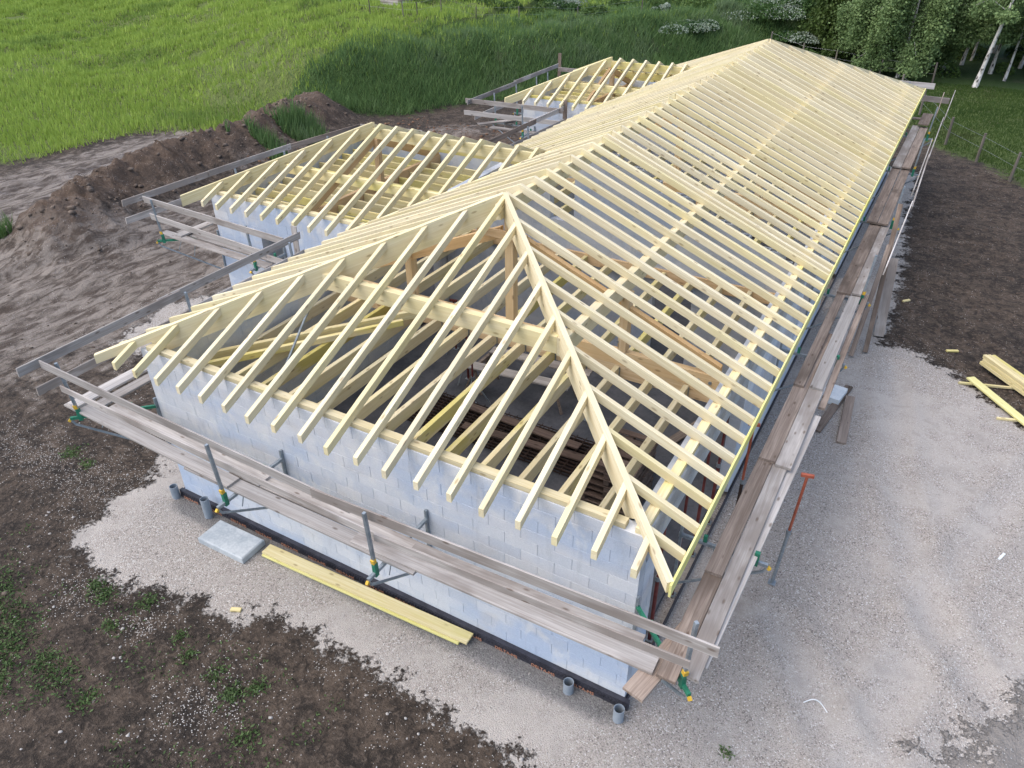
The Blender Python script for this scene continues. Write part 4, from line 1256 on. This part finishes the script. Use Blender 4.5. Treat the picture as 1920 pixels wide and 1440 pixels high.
rocks('mud_clods', 'lumps of dark mud on the churned ground left of the house', plain_noise('dark_mud', (.06, .045, .036), (.14, .11, .088), 5, .95), P_, .015 + .05 * g.random(len(P_)) ** 3, 5)
P_, g = scatter(1500, (6, 13, 12, 29), lambda x, y, g: (sdf_poly(GRAVEL, x, y) < -.2) & (sdf_poly(TURF, x, y) < 0), 26)
rocks('right_clods', 'lumps of dark soil right of the house', plain_noise('dark_soil_lump', (.05, .037, .03), (.12, .092, .075), 5, .95), P_, .02 + .06 * g.random(len(P_)) ** 3, 6)


def leaves_mesh(name, centers, size, mat, seed, droop=.3, aspect=1.5):
    """small diamond leaves, random orientation"""
    g = np.random.default_rng(seed); n = len(centers)
    s = size * g.uniform(.6, 1.35, n)
    a = g.normal(size=(n, 3)); a[:, 2] -= droop; a /= np.linalg.norm(a, axis=1)[:, None]
    b = np.cross(a, g.normal(size=(n, 3))); b /= np.linalg.norm(b, axis=1)[:, None]
    s = s[:, None]
    v = np.stack([centers - a * s * .5 * aspect, centers + b * s * .45, centers + a * s * .5 * aspect, centers - b * s * .45], 1).reshape(-1, 3)
    return np_mesh(name, v, np.arange(n * 4).reshape(-1, 4), mat)


# weeds in the lower left corner
def weeds():
    g = np.random.default_rng(31); C = []
    spots = [(-4.9, -2.9, .30, 90), (-5.4, -2.6, .22, 60), (-4.35, -3.0, .25, 70), (-4.0, -3.25, .2, 60), (-3.3, -3.1, .16, 50), (-2.85, -3.15, .22, 60), (-5.8, -3.1, .3, 80), (-4.6, -3.5, .3, 90), (-2.2, -3.2, .14, 40),
             (-3.62, -1.85, .13, 50), (-3.95, -1.8, .1, 30), (-2.9, -1.6, .12, 30), (-.45, -2.1, .14, 50), (-.2, -1.85, .10, 30), (-.9, -2.0, .1, 25), (-7.5, .2, .14, 40), (-6.9, .1, .1, 25), (-3.0, -2.2, .1, 25), (-1.5, -2.0, .1, 20),
             (.2, -2.5, .12, 30), (-5.2, -3.6, .3, 90), (-3.6, -3.6, .25, 70), (-1.9, -1.8, .08, 20), (5.9, .5, .05, 10), (6.3, .2, .05, 10), (7.0, .6, .05, 10)]
    for (x, y, r, n) in spots:
        n = int(n * 5)
        q = g.normal(size=(n, 2)) * r * .8; px, py = x + q[:, 0], y + q[:, 1]
        C.append(np.stack([px, py, height(px, py) + .004 + np.abs(g.normal(size=n)) * .02], 1))
    n = 5200
    px = g.uniform(-7.5, 1.5, n); py = g.uniform(-4.6, -1.4, n)
    k = (fbm(px * 1.3 + 5, py * 1.3, 4) > .545) & (sdf_poly(GRAVEL, px, py) < -.35); px, py = px[k], py[k]
    C.append(np.stack([px, py, height(px, py) + .012], 1))
    C = np.concatenate(C)
    o = link('weeds', leaves_mesh('weeds', C, .026, M['leaf_weed'], 32, 0.0, 2.2)); tag(o, 'small green weeds sprouting from the dark soil in the foreground', 'weeds', kind='stuff')


weeds()


# ------------------------------------------------------------------ trees, shrubs, fences
def tree(name, label, x, y, h, r0, crown_r, zlo, nleaf, leafmat, barkmat, seed, lean=(0, 0), leaf=.13, group='trees behind the far end of the house', droop=.6, cat='tree', nlimb=12):
    g = np.random.default_rng(seed); z0 = gz(x, y) - .1
    e = empty(name, (x, y, z0), label, cat, group)
    pts = []; rad = []
    for k in range(9):
        t = k / 8
        pts.append((x + lean[0] * t * h + .12 * math.sin(3 * t + seed), y + lean[1] * t * h + .12 * math.cos(2.3 * t + seed), z0 + h * t)); rad.append(r0 * (1 - .86 * t) * (1.35 if k == 0 else 1))
    m = MB(); m.tube(pts, rad, 9); tr = m.build('trunk', barkmat, e, Matrix.Translation((x, y, z0)), smooth=True)
    C = []; m = MB()
    for k in range(nlimb):
        t = max(.12, zlo * .85 / h) + .6 * (k + g.random()) / nlimb; t = min(t, .97); i = min(int(t * 8), 7); p = Vector(pts[i]).lerp(Vector(pts[i + 1]), t * 8 - i)
        a = g.uniform(0, 6.28); L = crown_r * (1.05 - .55 * t) * g.uniform(.7, 1.2)
        q1 = p + Vector((math.cos(a) * L * .55, math.sin(a) * L * .55, L * .35)); q2 = p + Vector((math.cos(a) * L, math.sin(a) * L, L * (.35 - .35 * droop)))
        m.tube([p, q1, q2], [r0 * .28 * (1 - t * .6), r0 * .15 * (1 - t * .6), .006], 6, False)
        nl = max(6, nleaf // nlimb)
        # hanging sprays along the limb
        for s in range(7):
            u = g.uniform(.25, 1.05); c = p.lerp(q1, u * 2) if u < .5 else q1.lerp(q2, (u - .5) * 2)
            drop = droop * g.uniform(.3, 2.0) * 1.3
            n = nl // 7; tt = g.random(n) ** .8
            cx = c.x + g.normal(size=n) * .28 * (1 - .3 * tt); cy = c.y + g.normal(size=n) * .28 * (1 - .3 * tt); cz = c.z + g.normal(size=n) * .2 - tt * drop
            C.append(np.stack([cx, cy, np.maximum(cz, z0 + zlo + g.random(n) * .5)], 1))
    m.build('limbs', barkmat, e, smooth=True)
    C = np.concatenate(C)
    link('crown', leaves_mesh('crown', C, leaf, leafmat, seed + 100, .5), None, e)
    return e


BI = 'birches behind the far end of the house'
for k, (lab, x, y, h, r0, cr, zlo, nl, ln, dr) in enumerate((
        ('birch with thick white leaning trunk at the edge of the lawn', 6.7, 46.6, 10, .125, 2.2, 3.6, 9000, (.14, .06), .6),
        ('slim birch left of the thick leaning birch, its trunk showing white', 4.75, 51.6, 9, .11, 2.0, 3.3, 8000, (.08, .02), .7),
        ('thin white birch just left of the thick leaning birch', 5.7, 53.8, 9, .10, 2.0, 3.2, 8000, (.05, .02), .7),
        ('thin birch at the right edge of the photo', 8.9, 54.8, 9, .10, 2.2, 3.2, 11000, (.06, .03), .7),
        ('birch with low hanging dense foliage over the far guard boards', 2.4, 47.4, 8, .10, 2.4, .5, 30000, (.04, .02), 1.1),
        ('leafy birch right behind the far hip of the roof', .7, 48.8, 8, .10, 2.6, .5, 32000, (.02, .02), 1.1),
        ('dense birch between the dark tree and the white trunks', 2.6, 50.6, 9, .11, 2.4, .7, 30000, (.03, .02), 1.0),
        ('birch behind the thick leaning trunk, foliage hanging from above', 7.4, 51.4, 9, .10, 2.6, 3.5, 16000, (.05, .02), .9),
        ('grey barked birch in front of the rough meadow at top right', 1.2, 53.0, 9, .11, 2.8, .7, 28000, (.02, .02), 1.0),
        ('birch at the top right corner with thin foliage', 11.2, 52.0, 9, .11, 2.6, 3.0, 14000, (.04, .02), .9),
        ('birch far back between the slim white trunks', 4.2, 58.5, 10, .11, 2.8, 2.0, 20000, (.03, .02), .9),
        ('slender birch right of the thick leaning trunk', 8.0, 49.6, 9, .075, 2.2, 2.2, 14000, (.06, .02), .9),
        ('slender birch deep in the shade right of the thick leaning trunk', 9.7, 51.6, 9, .08, 2.4, 1.8, 16000, (.05, .02), .9),
        ('slender birch between the dense foliage and the white trunks', 3.9, 49.4, 9, .075, 2.2, 1.8, 16000, (.05, .02), .9),
        ('slender birch in the middle of the birch stand', 6.2, 56.4, 9, .08, 2.6, 1.8, 18000, (.04, .02), .9),
        ('slender birch at the back of the stand near the right edge', 9.8, 58.4, 9, .08, 2.6, 1.2, 18000, (.04, .02), .9),
        ('birch far back behind the thick leaning trunk', 7.2, 60.5, 10, .11, 2.8, 2.0, 18000, (.03, .02), .9))):
    tree('birch_tree', lab, x, y, h, r0, cr, zlo, int(nl * 1.6), M['leaf_birch'], M['birch'], 41 + k, ln, leaf=.105, group=BI, droop=dr)
DT = 'dark trees behind the ridge end'
for k, (lab, x, y) in enumerate((('dark olive green tree just right of the ridge end', -2.2, 53.0), ('dark olive green tree farther back behind the ridge end', -3.4, 58.5), ('dark tree between the ridge end and the birches', -.6, 57.0))):
    tree('dark_tree', lab, x, y, 8, .13, 2.8, .4, 30000, M['leaf_dark'], M['bark'], 61 + k, (.02, 0), leaf=.15, group=DT, droop=.9)


def shrub(name, label, x, y, r, h, n, flower, seed, group):
    g = np.random.default_rng(seed); z = gz(x, y)
    e = empty(name, (x, y, z), label, 'shrub', group)
    m = MB()
    for k in range(7):
        a = g.uniform(0, 6.28); m.tube([(x, y, z - .05), (x + .4 * r * math.cos(a), y + .4 * r * math.sin(a), z + h * .5), (x + .7 * r * math.cos(a), y + .7 * r * math.sin(a), z + h * .8)], [.03, .02, .006], 5, False)
    m.build('stems', M['bark'], e)

    def blob(n, shell):
        lob = [(g.normal(size=2) * r * .45, g.uniform(.45, 1.0)) for _ in range(9)]; out = []
        for (cxy, sc_) in lob:
            q = g.normal(size=(n // 9, 3)); q /= np.linalg.norm(q, axis=1)[:, None]; q[:, 2] = np.abs(q[:, 2])
            rr = (1 - g.random(n // 9) ** 2 * (1 - shell))[:, None]
            out.append(np.array([x + cxy[0], y + cxy[1], z]) + q * rr * np.array([r * .6, r * .6, h * sc_]))
        return np.concatenate(out)
    link('foliage', leaves_mesh('foliage', blob(n, .35), .13, M['leaf_bush'], seed + 1, 0.), None, e)
    if flower: link('blossom', leaves_mesh('blossom', blob(int(n * flower), .9) + np.array([0, 0, .06]), .075, M['flower'], seed + 2, 0., 1.), None, e)
    return e


WS = 'white flowering shrubs'
for k, (x, y, r, h, fl, lab) in enumerate(((-7.3, 53.6, 2.4, .9, .7, 'largest white flowering shrub left of the dark tree'), (-5.3, 52.6, 1.6, .6, .6, 'white flowering shrub touching the ridge end'),
                                           (-8.4, 56.2, 2.2, 1.0, .6, 'white flowering shrub at the top edge behind the ridge end'), (-10.5, 47.4, 1.6, .45, .6, 'low white flowering shrub left of the ridge end'),
                                           (-13.6, 49.8, .7, .8, .9, 'small round white shrub below the top edge'), (-19.6, 46.0, 1.1, .6, .6, 'pale flowering shrub beyond the bank near the wire fence'),
                                           (-5.6, 55.4, 1.2, 1.0, .7, 'white flowering shrub beside the dark tree'), (9.6, 60, 1.4, 1.3, .4, 'pale shrub behind the birches at the right edge'))):
    shrub('flowering_shrub', lab, x, y, r, h, 5200, fl, 60 + k * 5, WS)
# brambles and undergrowth as one mass
g = np.random.default_rng(91); C = []
for k in range(170):
    x = g.uniform(-36, 2); y = g.uniform(38, 70)
    if sdf_poly(BANKP, np.array([x]), np.array([y]))[0] < 6.5 or (x < -24 and y < 40): continue
    r = g.uniform(.5, 1.7); h = g.uniform(.25, .85); n = int(620 * r)
    q = g.normal(size=(n, 3)); q /= np.linalg.norm(q, axis=1)[:, None]; q[:, 2] = abs(q[:, 2])
    px, py = x + q[:, 0] * r * g.uniform(.6, 1.1, n), y + q[:, 1] * r * g.uniform(.6, 1.1, n)
    C.append(np.stack([px, py, height(px, py) + q[:, 2] * h * g.uniform(.6, 1.1, n)], 1))
for k in range(70):                       # low growth under the birches
    x = g.uniform(-6, 16); y = g.uniform(49, 66); r = g.uniform(.6, 1.5); h = g.uniform(.25, .8); n = int(450 * r)
    q = g.normal(size=(n, 3)); q /= np.linalg.norm(q, axis=1)[:, None]; q[:, 2] = abs(q[:, 2]); px, py = x + q[:, 0] * r, y + q[:, 1] * r
    C.append(np.stack([px, py, height(px, py) + q[:, 2] * h], 1))
o = link('undergrowth', leaves_mesh('undergrowth', np.concatenate(C), .12, M['leaf_under'], 92, 0.)); tag(o, 'bramble and low green undergrowth beyond the bank and under the birches', 'undergrowth', kind='stuff')


def fence(label, pts, h, nw, r=.05, lean=.05):
    e = empty('wire_fence', (pts[0][0], pts[0][1], gz(*pts[0])), label, 'fence')
    tops = []
    for (x, y) in pts:
        z = gz(x, y); m = MB(); t = (x + rnd.uniform(-lean, lean), y + rnd.uniform(-lean, lean), z + h * rnd.uniform(.92, 1.08)); m.tube([(x, y, z - .1), t], [r, r * .85], 8); m.build('post', M['post'], e, Matrix.Translation((x, y, z)) @ Matrix.Rotation(R(-90), 4, 'Y'))
        tops.append((x, y, z))
    for k in range(nw):
        m = MB(); m.tube([(a, b, c + h * (.9 - .38 * k)) for a, b, c in tops], .0035, 5); m.build('wire', M['wire'], e)


fence('wire fence with wooden posts along the top of the bank', [(-35, 39.4), (-31.4, 37.0), (-27.7, 35.4), (-25.3, 35.7), (-24.6, 36.2), (-23.4, 37.1), (-22.0, 38.9), (-19.8, 40.6), (-17, 43.5), (-14, 47)], 1.05, 2, .04)
fence('wire fence with dark posts between the soil and the lawn', [(3.2, 42), (4.6, 38.2), (6.15, 33.0), (7.45, 30.7), (8.7, 28.7), (10.2, 26.6)], 1.15, 2, .06)
fence('post and wire fence in front of the dark trees', [(-6, 50.6), (-3.6, 49.6), (-1.4, 48.9), (1.5, 47.0), (4.5, 46.2)], 1.15, 2, .06)
# grey wooden crate at the top edge
cx, cy = -28.6, 39.4; cz = gz(cx, cy)
e = empty('wooden_crate', (cx, cy, cz), 'grey wooden crate standing behind the wire fence at the top edge', 'crate')
for k in range(4):
    m = MB(); m.box((cx - .75, cy - .8, cz + .05 + k * .17), (cx + .7, cy - .76, cz + .19 + k * .17)); m.build('slat', M['grey_wood'], e)
    m = MB(); m.box((cx + .71, cy - .75, cz + .05 + k * .17), (cx + .75, cy + .8, cz + .19 + k * .17)); m.build('slat', M['brown_wood'], e)
m = MB(); m.box((cx - .72, cy - .755, cz), (cx + .70, cy + .78, cz + .72)); m.build('body', M['brown_wood'], e)
m = MB(); m.box((cx + .752, cy - .5, cz + .40), (cx + .765, cy - .2, cz + .62)); m.build('white_tag', M['white'], e)
m = MB()
for k in range(14):
    a = rnd.uniform(0, 6.28); b0 = Vector((-16.2 + rnd.uniform(-.4, .4), 52.2 + rnd.uniform(-.3, .3), 0)); b0.z = gz(b0.x, b0.y) + .1
    m.tube([b0, b0 + Vector((math.cos(a) * .7, math.sin(a) * .5, .25)), b0 + Vector((math.cos(a) * 1.3, math.sin(a) * .9, .2 + rnd.random() * .4))], [.05, .035, .015], 5, False)
tag(m.build('dead_branches', plain_noise('bleached_wood', (.30, .27, .24), (.46, .43, .40), 8)), 'heap of bleached dead branches at the top edge', 'branches')
print('blocks', nobj[0], 'objects', len(bpy.data.objects), 'tris', sum(len(o.data.polygons) for o in bpy.data.objects if o.type == 'MESH'))
